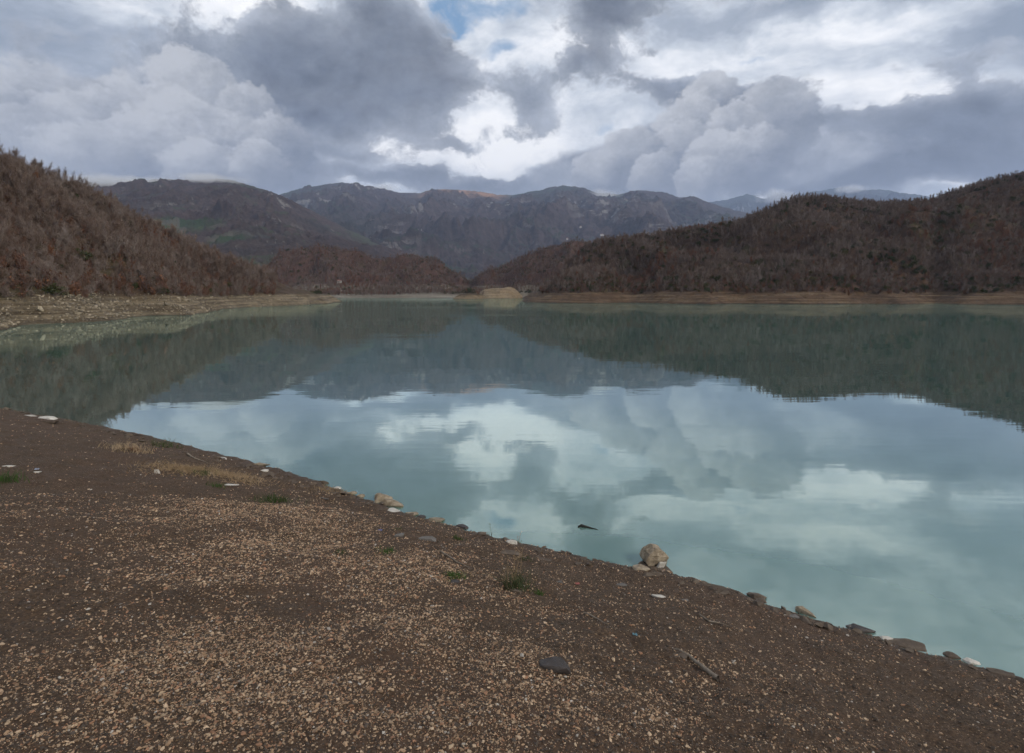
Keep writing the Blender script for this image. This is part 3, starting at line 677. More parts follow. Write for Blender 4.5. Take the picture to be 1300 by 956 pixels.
def scatter(name, pts, rot, scl, idx, ng):
    me = bpy.data.meshes.new(name); me.vertices.add(len(pts)); me.vertices.foreach_set('co', np.asarray(pts, np.float32).ravel())
    for n, ty, key, arr in (('rot', 'FLOAT_VECTOR', 'vector', rot), ('scl', 'FLOAT_VECTOR', 'vector', scl), ('kind_index', 'INT', 'value', idx)):
        a = me.attributes.new(n, ty, 'POINT'); a.data.foreach_set(key, np.asarray(arr, np.int32 if ty == 'INT' else np.float32).ravel())
    o = mk(name, me); md = o.modifiers.new('scatter', 'NODES'); md.node_group = ng; return o
tree_ng = scatter_nodes(protoC, 'tree_scatter')

def jitter_grid(x0, x1, y0, y1, step, rg):
    xs = np.arange(x0, x1, step); ys = np.arange(y0, y1, step); X, Y = np.meshgrid(xs, ys)
    return (X + rg.uniform(-.5, .5, X.shape) * step).ravel(), (Y + rg.uniform(-.5, .5, X.shape) * step).ravel()
def in_view(X, Y, Z, mx=70):
    f = Y * math.cos(PITCH) - (Z - CAMH) * math.sin(PITCH); f = np.maximum(f, .1)
    px = 650 + F * X / f
    return (Y > 1) & (px > -mx) & (px < 1300 + mx)
def pick_kind(n, X, Y, rg, pr=.04, pg=.05, low=None):
    k = rg.integers(0, 5, n)
    red = fbm(X * .02 + 5, Y * .02, 2) + rg.normal(size=n) * .25
    k = np.where(red > .55, 5 + rg.integers(0, 2, n), k)
    u = rg.random(n)
    k = np.where(u < pr, RUST, k)
    gp = pg * (1 + 1.6 * (fbm(X * .03 - 8, Y * .03 + 3, 2) > .2))
    if low is not None: gp = gp + low
    k = np.where((u > .5) & (u < .5 + gp), np.where(rg.random(n) < .6, GR1, GR2), k)
    return k
woods = {}
rg = np.random.default_rng(21)
# left
X, Y = jitter_grid(-240, -40, 20, 270, 1.38, rg); Z, S = left_z(X, Y, True)
ok = (S > 5.0) & ~((X / Y > -.415) & (Y > 120)) & in_view(X, Y, Z, 200) & ~((fbm(X * .06 + 2, Y * .06, 2) > .52))
X, Y, Z, S = X[ok], Y[ok], Z[ok], S[ok]
ridgeX = np.interp(Y, _ly, _lx); keep = X > ridgeX - 26; X, Y, Z, S = X[keep], Y[keep], Z[keep], S[keep]
K = pick_kind(len(X), X, Y, rg, .014, .02, low=np.where(S < 9, .08, 0))
def with_brush(nm, X, Y, Z, K, Sc, bx, by, bzv):
    n = len(bx); woods[nm] = [np.concatenate([X, bx]), np.concatenate([Y, by]), np.concatenate([Z, bzv]), np.concatenate([K, rg.integers(10, 12, n)]), np.concatenate([Sc, rg.uniform(.6, 1.35, n)])]
bx, by = jitter_grid(-120, -40, 30, 230, 1.15, rg); bq, bS = left_z(bx, by, True)
ok = (bS > 4.6 + .5 * gnoise(by * .3, bx * .3)) & (bS < 26) & ~((bx / by > -.415) & (by > 120)) & in_view(bx, by, bq, 100); bx, by, bq = bx[ok], by[ok], bq[ok]
with_brush('left', X, Y, Z, K, .74 * rg.uniform(.62, 1.18, len(X)) * np.where(S < 10, .72, 1.0), bx, by, bq)
# right
X, Y = jitter_grid(-50, 470, 150, 400, 1.75, rg); Z, S = right_z(X, Y, True)
ry = np.interp(X / Y, _raz, _rY)
ok = (S > 7.0 + 1.0 * gnoise(X * .08, Y * .1)) & in_view(X, Y, Z, 60) & (Y < ry + 22); X, Y, Z, S = X[ok], Y[ok], Z[ok], S[ok]
K = pick_kind(len(X), X, Y, rg, .02, .10, low=np.where(S < 16, .22, 0))
bx, by = jitter_grid(-10, 240, 180, 235, 1.9, rg); bq, bS = right_z(bx, by, True)
ok = (bS > 6.4 + 1.2 * gnoise(bx * .1, by * .1)) & (bS < 22) & in_view(bx, by, bq, 30); bx, by, bq = bx[ok], by[ok], bq[ok]
with_brush('right', X, Y, Z, K, .74 * rg.uniform(.60, 1.15, len(X)) * np.where(S < 13, .78, 1.0), bx, by, bq)
# far shore
X, Y = jitter_grid(-330, 100, 390, 640, 2.5, rg); Z = mid_z(X, Y); ry = np.interp(X / Y, _maz, _mY)
cdome = at(639, 366, 372)
ok = (Y < ry + 20) & in_view(X, Y, Z, 20) & (Y > 404 + 9 * gnoise(X * .05, Y * 0) + 14 * sstep(X, -90, -60)) & ~((np.abs(X - cdome.x) < 15) & (Y < 425))
X, Y, Z = X[ok], Y[ok], Z[ok]
K = pick_kind(len(X), X, Y, rg, .02, .06); K = np.where((K < 5) & (rg.random(len(K)) < .15), 5, K)
woods['far'] = [X, Y, Z, K, .82 * rg.uniform(.6, 1.05, len(X))]

# the ~300 trees that show largest become things of their own: front-to-back horizon test
def visible_rank(sets):
    allr = []
    for nm in sets:
        X, Y, Z, K, Sc = woods[nm]
        h = np.where(K >= GR1, 2.3, 5.3) * Sc
        wd = np.where(K >= GR1, 1.6, 2.0) * Sc
        for i in np.nonzero(K < 10)[0]: allr.append((math.hypot(X[i], Y[i]), nm, i, X[i], Y[i], Z[i], h[i], wd[i], K[i]))
    allr.sort(); top = np.full(1300 // 4 + 2, 999.0); out = []
    for d, nm, i, x, y, z, h, wd, k in allr:
        px, py = project(x, y, z + h); _, pb = project(x, y, z)
        half = F * wd / d
        a, b = int((px - half) // 4), int((px + half) // 4)
        if b < 2 or a > 1296 // 4 or px < 6 or px > 1294: continue
        a, b = max(a, 0), min(b, len(top) - 1); seg = top[a:b + 1]
        vis = np.clip(np.minimum(seg, pb) - py, 0, None).mean() * 2 * half
        frac = vis / ((pb - py) * 2 * half + 1e-6)
        mid_ = py + (pb - py) * .35
        top[a:b + 1] = np.minimum(seg, mid_)
        if frac > .35: out.append((vis, nm, i, k))
    return sorted(out, reverse=True)
rank = visible_rank(['left', 'right'])
chosen = {'left': set(), 'right': set()}
cnt = {'bare': 0, 'rust': 0, 'green': 0}
LIM = {'bare': 225, 'rust': 25, 'green': 50}
picks = []
for vis, nm, i, k in rank:
    kk = 'bare' if k < NB else ('rust' if k == RUST else 'green')
    if cnt[kk] >= LIM[kk]: continue
    cnt[kk] += 1; chosen[nm].add(i); picks.append((nm, i, int(k), kk))
INFO = {
 ('bare', 'left'): ('bare_tree', 'bare grey-brown winter tree on the wooded slope left of the lake', 'tree', 'bare trees on the left hillside'),
 ('bare', 'right'): ('bare_tree', 'bare grey-brown winter tree on the wooded slope right of the lake', 'tree', 'bare trees on the right hillside'),
 ('rust', 'left'): ('russet_tree', 'small tree still holding rust-red dead leaves on the left slope', 'tree', 'russet trees on the left hillside'),
 ('rust', 'right'): ('russet_tree', 'small tree still holding rust-red dead leaves on the right slope', 'tree', 'russet trees on the right hillside'),
 ('green', 'left'): ('evergreen_shrub', 'low dark green shrub among bare trees on the left slope', 'shrub', 'evergreen shrubs on the left hillside'),
 ('green', 'right'): ('evergreen_shrub', 'low dark green shrub among bare trees on the right slope', 'shrub', 'evergreen shrubs on the right hillside'),
}
def plant_tree(x, y, z, k, s, rz, info, lean=(0, 0)):
    nm, lab, cat, grp = info
    e = bpy.data.objects.new(nm, None); COL.objects.link(e); e.empty_display_size = .2
    e.location = (x, y, z); e.rotation_euler = (lean[0], lean[1], rz); e.scale = (s, s, s); tag(e, lab, cat, grp)
    mk('trunk', tree_parts[k][0], parent=e); mk('crown', tree_parts[k][1], parent=e); return e
STEM = {0: 'single-trunked', 1: 'two-stemmed', 2: 'three-stemmed', 3: 'single-trunked', 4: 'wide two-stemmed', 5: 'reddish-brown', 6: 'bushy reddish-brown'}
def own_label(nm, x, y, k, kk):
    px, _ = project(x, y, 5.0)
    if nm == 'left':
        S_ = float(left_z(np.array([x]), np.array([y]), True)[1][0])
        row = 'at the foot of the left hillside' if S_ < 9 else ('on the lower left hillside' if S_ < 20 else 'high on the left hillside')
        end = ', near the photo edge' if px < 110 else (', about halfway along' if px < 240 else ', towards the spit')
    else:
        S_ = float(right_z(np.array([x]), np.array([y]), True)[1][0])
        row = 'at the foot of the right hillside' if S_ < 16 else 'on the right hillside'
        end = ', at its left end' if px < 850 else (', around its middle' if px < 1080 else ', near the right edge')
    what = {'bare': 'bare %s winter tree ' % STEM.get(k, 'small'), 'rust': 'small rust-leaved tree ', 'green': 'dark green shrub ' if k == GR1 else 'olive green shrub '}[kk]
    return what + row + end
for nm, i, k, kk in picks:
    X, Y, Z, K, Sc = woods[nm]
    inf = INFO[(kk, nm)]; inf = (inf[0], own_label(nm, float(X[i]), float(Y[i]), k, kk), inf[2], inf[3])
    plant_tree(float(X[i]), float(Y[i]), float(Z[i]), k, float(Sc[i]), random.uniform(0, 6.28), inf, (random.gauss(0, .05), random.gauss(0, .05)))
for nm, oname in (('left', 'woodland'), ('right', 'woodland'), ('far', 'woodland')):
    X, Y, Z, K, Sc = woods[nm]; keep = np.ones(len(X), bool)
    for i in chosen.get(nm, ()): keep[i] = False
    X, Y, Z, K, Sc = X[keep], Y[keep], Z[keep], K[keep], Sc[keep]; n = len(X)
    rot = np.stack([rg.normal(size=n) * .06, rg.normal(size=n) * .06, rg.uniform(0, 6.28, n)], -1)
    scl = np.repeat(Sc[:, None], 3, 1) * np.stack([np.ones(n), np.ones(n), rg.uniform(.85, 1.15, n)], -1)
    o = scatter(oname, np.stack([X, Y, Z], -1), rot, scl, K, tree_ng)
    tag(o, {'left': 'dense bare winter woodland covering the hillside on the left', 'right': 'dense bare winter woodland covering the long hillside on the right', 'far': 'purple-brown bare woodland on the low hills beyond the lake'}[nm], 'woodland', kind='stuff')
    print(nm, n)
# shrubs on the islet and on the spit
for j in range(12):
    a = random.uniform(0, 6.28); r = random.uniform(0, .62); x, y = 12.5 * r * math.cos(a), 13 * r * math.sin(a)
    k = random.choice([5, 6, 2, 8])
    plant_tree(isl.x + x, isl.y + y, float(islet_z(x, y)) - .1, k, random.uniform(.75, 1.0) * (1.5 if k == 8 else .92), random.uniform(0, 6.28),
        ('thicket_bush', 'bare bush crowning the small islet in front of the ochre beach', 'bush', 'bushes on the islet'))
for j in range(9):
    px = 374 + j * 3.9; p = at(px, 377, 214 + random.uniform(-3, 5)); z = float(left_z(np.array([p.x]), np.array([p.y]))[0])
    if z < 1.2: continue
    k = random.choice([8, 9, 6]); plant_tree(p.x, p.y, z - .1, k, random.uniform(.55, .75) * (1 if k > 7 else .6), random.uniform(0, 6.28),
        ('spit_bush', 'low dark bush on the earthen tip of the left shore spit', 'bush', 'bushes on the left spit'))

# rubble on the left bank
def hull_rock(seed, n=16, dim=(1, 1, 1), bevel=.0, name='rock', sub=0, outline=None):
    rn = random.Random(seed); bm = bmesh.new()
    if outline:
        for ox, oz in outline:
            for sy in (-1, 1): bm.verts.new((ox * dim[0] * rn.uniform(.9, 1), sy * rn.uniform(.28, .5) * dim[1], oz * dim[2] * rn.uniform(.9, 1)))
        n = 0
    for i in range(n):
        if sub and i < 6:      # blocky stones: shifted box corners, with some chipped off
            v = Vector(((1 if i & 1 else -1) * rn.uniform(.45, 1), (1 if i & 2 else -1) * rn.uniform(.5, 1), (1 if i & 4 else -1) * rn.uniform(.55, 1)))
        else:
            v = Vector((rn.gauss(0, 1), rn.gauss(0, 1), rn.gauss(0, 1))).normalized() * rn.uniform(.8, 1.0)
        bm.verts.new((v.x * dim[0] * .5, v.y * dim[1] * .5, v.z * dim[2] * .5))
    r = bmesh.ops.convex_hull(bm, input=bm.verts)
    bmesh.ops.delete(bm, geom=list({g for g in r['geom_interior'] + r['geom_unused'] if isinstance(g, bmesh.types.BMVert)}), context='VERTS')
    if sub:
        bmesh.ops.triangulate(bm, faces=bm.faces)
        bmesh.ops.subdivide_edges(bm, edges=list(bm.edges), cuts=sub, use_grid_fill=True)
        for _ in range(1): bmesh.ops.smooth_vert(bm, verts=bm.verts, factor=.12 if outline else .3, use_axis_x=True, use_axis_y=True, use_axis_z=True)
        s = 1.0 / max(dim)
        for v in bm.verts:
            q = v.co * s * 5 + Vector((seed, 0, 0))
            v.co += v.co.normalized() * (mnoise.fractal(q, 1, 2.2, 4) * .045 * max(dim) * (.4 if dim[2] < .4 * dim[0] else 1))
    me = bpy.data.meshes.new(name); bm.to_mesh(me); bm.free(); return me
def stone_mat(name, a, b, c, scale=6, rnd=.35, rough=.85):
    m, t = new_mat(name); tcn = t.node('ShaderNodeTexCoord').outputs['Object']; oi = t.node('ShaderNodeObjectInfo')
    n = t.noise(tcn, scale, 8, .65, .4); col = t.ramp(n, [(.3, a), (.52, b), (.72, c)])
    n2 = t.noise(tcn, scale * 7, 5, .7)
    col = t.mix(t.rng(n2, .35, .65, .5, 0), col, t.vm('SCALE', col, scale=.5))
    col = t.vm('SCALE', col, scale=t.m('MULTIPLY_ADD', oi.outputs['Random'], rnd * 2, 1 - rnd))
    bm = t.node('ShaderNodeBump', {'Height': t.m('ADD', n, t.m('MULTIPLY', n2, .4)), 'Strength': .6, 'Distance': .02})
    finish(t, t.node('ShaderNodeBsdfPrincipled', {'Base Color': col, 'Roughness': rough, 'Specular IOR Level': .3, 'Normal': bm.outputs[0]})); return m
M_rub = stone_mat('bank_rubble', (.10, .080, .058), (.235, .195, .14), (.42, .365, .285), 2, .6)
rubC = bpy.data.collections.new('rubble_kinds')
for i in range(4): me = hull_rock(300 + i, 10, (1, .7, .5)); me.materials.append(M_rub); o = bpy.data.objects.new('rubble_kind_%d' % i, me); rubC.objects.link(o)
rub_ng = scatter_nodes(rubC, 'rubble_scatter')
X, Y = jitter_grid(-95, -40, 30, 175, .36, rg); Z, S = left_z(X, Y, True)
dens = (1 - sstep(Y, 75, 120)) * .75 + .14 + .35 * (gnoise(X * .2, Y * .2) > .1)
ok = (S > .1) & (S < 5.6) & (rg.random(len(X)) < dens) & in_view(X, Y, Z, 80); X, Y, Z = X[ok], Y[ok], Z[ok]; n = len(X)
s_ = rg.gamma(2.0, .13, n) + .09
o = scatter('bank_rubble', np.stack([X, Y, Z], -1), rg.normal(size=(n, 3)) * [.5, .5, 3], np.stack([s_, s_, s_], -1), rg.integers(0, 4, n), rub_ng)
tag(o, 'pale broken rock rubble on the bare drawdown bank at the left', 'rubble', kind='stuff')

# ------------------------------------------------------------------ near bank: gravel
pebC = bpy.data.collections.new('pebble_kinds')
PEB = [((.25, .155, .09), (.42, .28, .175), (.56, .40, .265)), ((.36, .25, .155), (.56, .41, .275), (.70, .55, .40)), ((.05, .038, .03), (.09, .07, .055), (.13, .10, .08)), ((.35, .31, .27), (.52, .47, .41), (.66, .61, .55)), ((.24, .13, .08), (.36, .20, .12), (.45, .27, .17))]
npk = 0
for ci_, c in enumerate(PEB):
    mt = stone_mat('pebble_stone', *c, 40, .35)
    for q in range(3):
        me = hull_rock(400 + ci_ * 7 + q, 12, (1, .75, .42), 0, 'pebble'); me.materials.append(mt)
        for p in me.polygons: p.use_smooth = (q == 1)
        o = bpy.data.objects.new('pebble_kind_%02d' % npk, me); pebC.objects.link(o); npk += 1
peb_ng = scatter_nodes(pebC, 'pebble_scatter')
def vpix(X, Y, Z):
    f = Y * math.cos(PITCH) - (Z - CAMH) * math.sin(PITCH); u = Y * math.sin(PITCH) + (Z - CAMH) * math.cos(PITCH)
    return 650 + F * X / f, 433 - F * u / f
_drift = [tuple(hit(*q).to_2d()) for q in ((270, 604), (330, 612), (430, 632), (500, 682), (600, 745), (700, 788), (800, 826), (900, 862), (960, 900), (990, 955), (0, 955), (20, 880), (150, 850), (200, 800), (150, 745), (30, 700), (120, 660), (200, 625))]
def swath(X, Y):
    """tan gravel drift that crosses the bank, 0..1"""
    s, a = bank_s(X, Y)
    sd = seg_dist(X, Y, _drift)
    k = sstep(sd + .9 * fbm(X * .8, Y * .8, 4), -1.1, 1.1) * (.78 + .75 * fbm(X * .6 + 3, Y * .6, 4))
    return np.clip(k, 0, 1)
def gravel(r0, r1, N, smin_, smean):
    aa = rg.uniform(R(-50), R(50), N); rr = np.sqrt(rg.uniform(r0**2, r1**2, N))
    X = rr * np.sin(aa); Y = rr * np.cos(aa); S, _a = bank_s(X, Y); Z = bank_z(X, Y)
    k = swath(X, Y); dens = .20 + .80 * k
    dens = dens * (1 - .5 * (fbm(X * 1.4, Y * 1.4, 3) > .25))
    ok = (S > .05) & (rg.random(N) < dens); X, Y, Z, k = X[ok], Y[ok], Z[ok], k[ok]; n = len(X)
    s = (smin_ * .7 + rg.gamma(1.3, smean / 1.3, n)) * .86; s = np.minimum(s, .042)
    u = rg.random(n)
    ci = np.where(u < .34, 0, np.where(u < .56, 1, np.where(u < .82, 2, np.where(u < .845, 3, 4))))
    dk = (k < .3) & (rg.random(n) < .45); ci = np.where(dk, 2, ci)
    idx = ci * 3 + rg.integers(0, 3, n)
    rot = np.stack([rg.normal(size=n) * .3 , rg.normal(size=n) * .3, rg.uniform(0, 6.28, n)], -1)
    return np.stack([X, Y, Z + s * .08], -1), rot, np.stack([s, s, s * rg.uniform(.7, 1.3, n)], -1), idx
parts = [gravel(1.4, 4.2, 230000, .006, .0085), gravel(4.2, 8.5, 300000, .009, .0105), gravel(8.5, 22, 150000, .013, .015)]
g = [np.concatenate([p[i] for p in parts]) for i in range(4)]
gr = scatter('gravel', *g, peb_ng); tag(gr, 'tan and brown pebble gravel strewn over the near lake bank', 'gravel', kind='stuff'); print('gravel', len(g[0]))

# ------------------------------------------------------------------ near bank: single stones
M_tan = stone_mat('tan_stone', (.11, .085, .058), (.25, .20, .14), (.42, .36, .27), 7, .15)
M_pale = stone_mat('pale_stone', (.36, .33, .29), (.50, .47, .42), (.62, .59, .54), 6, .1)
M_grey = stone_mat('grey_stone', (.085, .078, .07), (.14, .13, .12), (.20, .185, .17), 8, .15)
M_dark = stone_mat('dark_slate', (.030, .025, .023), (.052, .043, .039), (.08, .066, .060), 6, .1, .55)
M_brown = stone_mat('brown_stone', (.055, .04, .03), (.10, .075, .055), (.15, .12, .09), 8, .15)
def px_size(p): return (p - Vector((0, 0, CAMH))).length / F
def rock(px, py, wpx, hpx, mat, label, seed, depth=.8, rz=0, tilt=(0, 0), n=13, sink=.3, name='rock', sub=3, group=None, lift=0, outline=None):
    p = hit(px, py); k = px_size(p); w_, h_ = wpx * k, hpx * k
    if not outline: h_ = max(h_ * .42, h_ - .42 * depth * w_)   # the rest of the height seen is the top face
    me = hull_rock(seed, n, (w_, w_ * depth, h_ * 1.25), .06, name, sub, outline)
    o = mk(name, me, mat); o.location = p + Vector((0, 0, h_ * (.5 - sink) + lift)); o.rotation_euler = (tilt[0], tilt[1], rz)
    tag(o, label, 'rock', group); return o
rock(830, 716, 32, 20, M_tan, 'large tan angular boulder standing on the water edge at right of centre', 1, .75, .15, (0, 0), 10, .04, outline=((-.5, .0), (-.32, .32), (-.04, .5), (.25, .36), (.5, .06), (.34, -.36), (-.22, -.5), (-.40, -.2)))
rock(813, 722, 20, 9, M_tan, 'low tan stone wedged against the left foot of the large angular boulder', 2, .9, .1)
rock(838, 722, 54, 7, M_brown, 'thin brown ledge stone lying under the large angular boulder', 3, .6, -.3, (0, .1))
rock(838, 722, 12, 15, M_pale, 'white broken stone leaning against the front of the large boulder', 4, .5, .5, (.2, .1))
rock(486, 634, 26, 20, M_tan, 'left and darker of two tan boulders leaning together on the shoreline', 5, .9, .4, (0, .3))
rock(503, 640, 30, 18, M_tan, 'right and rounder of two tan boulders leaning together on the shoreline', 6, .9, -.3, (0, .25))
rock(499, 648, 26, 5, M_pale, 'pale thin slab sticking out beneath the two leaning boulders', 7, .6, -.5)
rock(458, 630, 13, 8, M_tan, 'small ochre stone just left of the two leaning boulders', 8)
rock(447, 626, 16, 6, M_tan, 'flat tan stone at the waterline left of the small ochre stone', 9)
rock(412, 614, 15, 10, M_brown, 'dark brown lump of rock on the shoreline left of a pale flat stone', 10)
rock(428, 620, 13, 6, M_pale, 'pale flat stone beside the dark brown lump on the shoreline', 11)
rock(331, 590, 25, 8, M_tan, 'long tan slab overhanging the water on the upper left shoreline', 12, .5, -.3)
rock(336, 598, 12, 5, M_pale, 'small pale stone tucked below the long tan slab', 13)
rock(60, 531, 24, 6, M_pale, 'white flat slab on the far left shoreline above a dark gap', 14, .5, -.3)
rock(39, 528, 14, 3.5, M_pale, 'thin pale sliver of stone on the far left shoreline', 15, .5, -.3)
rock(62, 536, 22, 6, M_brown, 'dark stone under the white flat slab at far left', 16, .5)
rock(555, 660, 22, 8, M_tan, 'buff rounded stone half buried in the shoreline near the middle', 17, .7, -.4)
rock(524, 652, 18, 7, M_tan, 'small tan stone on the shoreline right of the two leaning boulders', 18, .7, -.4)
rock(536, 656, 14, 7, M_dark, 'small dark stone on the shoreline between two tan ones', 19, .7, -.4)
rock(587, 669, 21, 9, M_dark, 'flat dark rock at the shoreline right of the buff rounded stone', 20, .7, -.5)
rock(649, 690, 17, 12, M_pale, 'whitish block of stone near the shoreline beside thin dry stalks', 21, .8, .2)
rock(640, 702, 44, 6, M_brown, 'long low brown-grey stone lying below the whitish block', 22, .4, -.25)
rock(688, 710, 34, 4, M_brown, 'narrow ridge of brown stone right of the whitish block', 23, .35, -.35)
rock(541, 685, 26, 11, M_grey, 'smooth grey stone resting on dark soil below the shoreline rocks', 24, .6, -.1, (0, 0), 26)
rock(507, 680, 16, 7, M_grey, 'flat grey-brown stone on soil left of the smooth grey stone', 25, .7)
rock(903, 744, 36, 7, M_brown, 'long brown stone along the water edge right of the boulder', 26, .4, -.4)
rock(960, 757, 24, 13, M_brown, 'brown pointed stone poking up at the water edge', 27, .8, .4, (0, .4))
rock(1020, 778, 26, 12, M_tan, 'tan wedge-shaped stone slanting down to the water', 28, .5, -.7, (0, .35))
rock(1008, 783, 12, 6, M_grey, 'small grey stone beside the tan wedge-shaped stone', 29)
rock(1093, 800, 24, 13, M_dark, 'dark brown knob of rock at the water edge on the right', 30, .8, .2, (0, .25))
rock(1123, 812, 14, 7, M_pale, 'pale rounded stone beside the dark knob at the water edge', 31, .8, .1)
rock(1150, 818, 42, 7, M_brown, 'broad flat grey-brown rock awash in the shallows at lower right', 32, .6, -.35, (0, 0), 22, .6)
rock(1080, 797, 12, 6, M_grey, 'small grey stone left of the dark knob at the water edge', 33)
rock(1232, 840, 13, 7, M_pale, 'pale rounded stone on the lower right shoreline', 34, .8)
rock(1207, 834, 15, 7, M_brown, 'brown stone just left of the pale one on the lower right shoreline', 35)
rock(1268, 855, 22, 7, M_brown, 'flat brown stone at the right end of the shoreline', 36, .6, -.4)
rock(702, 848, 43, 17, M_dark, 'flat dark slate slab lying on the gravel near the bottom', 37, .62, -.05, (0, 0), 26, .2)
rock(863, 833, 20, 6, M_brown, 'flat brown stone in dark soil beside the driftwood stick', 38, .7)
rock(789, 743, 15, 6, M_grey, 'small grey flat stone in bare soil below the boulder', 39, .7)
rock(868, 762, 12, 6, M_grey, 'small grey stone below and right of the large boulder', 40, .8)
rock(709, 739, 11, 6, M_grey, 'small rounded grey-brown stone in the bare soil at centre', 41, .8)
rock(578, 740, 16, 8, M_dark, 'dark stone just below a bright green tuft', 42, .8)
rock(656, 752, 18, 7, M_brown, 'brown stone at the root of the tall weed', 43, .6, -.3)
rock(200, 601, 7, 8, M_pale, 'small upright white stone on the upper left bank', 44, .6)
rock(294, 616, 20, 4, M_pale, 'flat white stone by the dry grass on the upper left bank', 45, .4)
rock(283, 582, 15, 4, M_pale, 'thin pale stone near the shoreline above the dry grass', 46, .3, -.4)
rock(413, 633, 17, 5, M_grey, 'pale grey flake of stone near the shoreline', 47, .4, -.4)
rock(836, 757, 18, 5, M_pale, 'whitish crumbled flake lying on bare soil below the boulder', 48, .5, -.4)
rock(12, 593, 10, 4, M_pale, 'small white stone near the left edge of the bank', 49)
rock(48, 600, 9, 4, M_pale, 'small white stone on the bank near the left edge beside a green clump', 50)
# unnamed small stones that make the shoreline ragged
k_ = 0
for i in range(260):
    a = rg.uniform(0, 1); p = SH0.lerp(SH1, float(a)); off = rg.uniform(-.05, .35)
    x, y = p.x + _nrm.x * off, p.y + _nrm.y * off
    z = bz(x, y)
    s = rg.gamma(3, .022) + .03
    if i == 0: shv, shf, so_ = [], [], 0
    me = hull_rock(900 + i, 11, (s * 1.4, s, s * .55), 0); vv = np.empty(len(me.vertices) * 3); me.vertices.foreach_get('co', vv); vv = vv.reshape(-1, 3)
    me.calc_loop_triangles(); tri = np.array([tuple(t_.vertices) for t_ in me.loop_triangles]); th = rg.uniform(0, 6.28)
    rm = np.array([[math.cos(th), -math.sin(th), 0], [math.sin(th), math.cos(th), 0], [0, 0, 1]])
    shv.append(vv @ rm.T + [x, y, max(z, -.02) + s * .08]); shf.append(tri + so_); so_ += len(vv); bpy.data.meshes.remove(me)
sh = mk('shore_stones', mesh_np('shore_stones', np.concatenate(shv), np.concatenate(shf), False), M_brown)
tag(sh, 'small brown stones scattered along the near waterline', 'stones', kind='stuff')

# ------------------------------------------------------------------ driftwood, twigs, plants
M_wood = stone_mat('driftwood', (.13, .10, .075), (.22, .18, .14), (.32, .28, .22), 12, .1)
def curve_mesh(pts, radii, n=7, name='stick'):
    V, Fq = [], []
    for i in range(len(pts) - 1): tube(V, Fq, np.array(pts[i]), np.array(pts[i + 1]), radii[i], radii[i + 1], n)
    me = mesh_np(name, np.array(V), np.array(Fq), True); return me
def stick(name, pix, rpx, label, mat=None, cat='driftwood', lift=.012):
    ps = [hit(*q) for q in pix]; k = px_size(ps[0]); pts = []
    for i in range(len(ps) - 1):
        for j in range(4): pts.append(ps[i].lerp(ps[i + 1], j / 4) + Vector((random.gauss(0, .003), random.gauss(0, .003), lift + random.gauss(0, .002))))
    pts.append(ps[-1] + Vector((0, 0, lift * .4))); n = len(pts)
    o = mk(name, curve_mesh([p - ps[0] for p in pts], [rpx * k * (1 - .75 * i / (n - 1)) * random.uniform(.85, 1.1) for i in range(n)]), mat or M_wood, loc=ps[0])
    tag(o, label, cat); return o
stick('driftwood_stick', [(910, 866), (893, 852), (875, 836), (856, 826)], 3.0, 'bleached driftwood stick lying on dark soil at lower right of centre', lift=.02)
stick('thin_twig', [(742, 780), (757, 787), (775, 797)], 1.2, 'thin pale twig on the gravel edge right of the tall weed')
stick('thin_twig', [(888, 783), (900, 790), (925, 797)], 1.2, 'thin brown twig on bare soil right of the crumbled flake')
stick('thin_twig', [(238, 578), (248, 583), (264, 588)], 1.0, 'short dark twig near the shoreline on the upper left')
stick('thin_twig', [(560, 703), (580, 715), (600, 724)], 1.3, 'long dark root-like twig on soil below the smooth grey stone')
def blades(center_px, spread_px, hpx, n, label, name, mats, seed, lean=.35, stems=0, cat='plant', wid=.0035, group=None):
    p = hit(*center_px); k = px_size(p); rn = np.random.default_rng(seed); e = bpy.data.objects.new(name, None); COL.objects.link(e); e.location = p; tag(e, label, cat, group)
    V, Fq = [], []
    for i in range(n):
        b = np.array([rn.normal() * spread_px * .35, rn.normal() * spread_px * .35, 0]) * k
        b[2] = bz(p.x + b[0], p.y + b[1]) - p.z - .004
        h_ = hpx * k * rn.uniform(.45, 1.1); d = np.array([rn.normal() * lean, rn.normal() * lean, 1]); d /= np.linalg.norm(d)
        q = b; w0 = wid * rn.uniform(.7, 1.4)
        a = np.cross(d, rn.normal(size=3)); a /= np.linalg.norm(a)
        o = len(V); V.extend([q - a * w0, q + a * w0])
        for s in range(3):
            q = q + d * h_ / 3; d = d + np.array([d[0], d[1], -.25]) * .45; d /= np.linalg.norm(d); ww = w0 * (1 - (s + 1) / 3.2)
            V.extend([q - a * ww, q + a * ww]); j = o + 2 * s; Fq.append((j, j + 1, j + 3, j + 2))
    mk('leaves', mesh_np('leaves', np.array(V), np.array(Fq), False), mats[0], e)
    if stems:
        V, Fq = [], []
        for i in range(stems):
            b = np.array([rn.normal() * spread_px * .3, rn.normal() * spread_px * .2, 0]) * k; h_ = hpx * k * rn.uniform(1.1, 1.7); d = np.array([rn.normal() * .2, rn.normal() * .2, 1])
            tube(V, Fq, b, b + d * h_, .003, .0012, 4)
            for s in range(5):
                c = b + d * h_ * rn.uniform(.3, 1); tube(V, Fq, c, c + np.array([rn.normal(), rn.normal(), .9]) * h_ * .12, .0015, .0008, 3)
        mk('stem', mesh_np('stem', np.array(V), np.array(Fq), False), mats[1], e)
    return e
M_grass = var_mat('fresh_grass', [(.026, .048, .012), (.04, .075, .018), (.06, .095, .03)])
M_dry = var_mat('dry_grass', [(.20, .14, .08), (.29, .21, .13), (.36, .28, .18)])
M_weed = var_mat('weed_leaves', [(.035, .045, .018), (.055, .07, .03), (.08, .09, .04)])
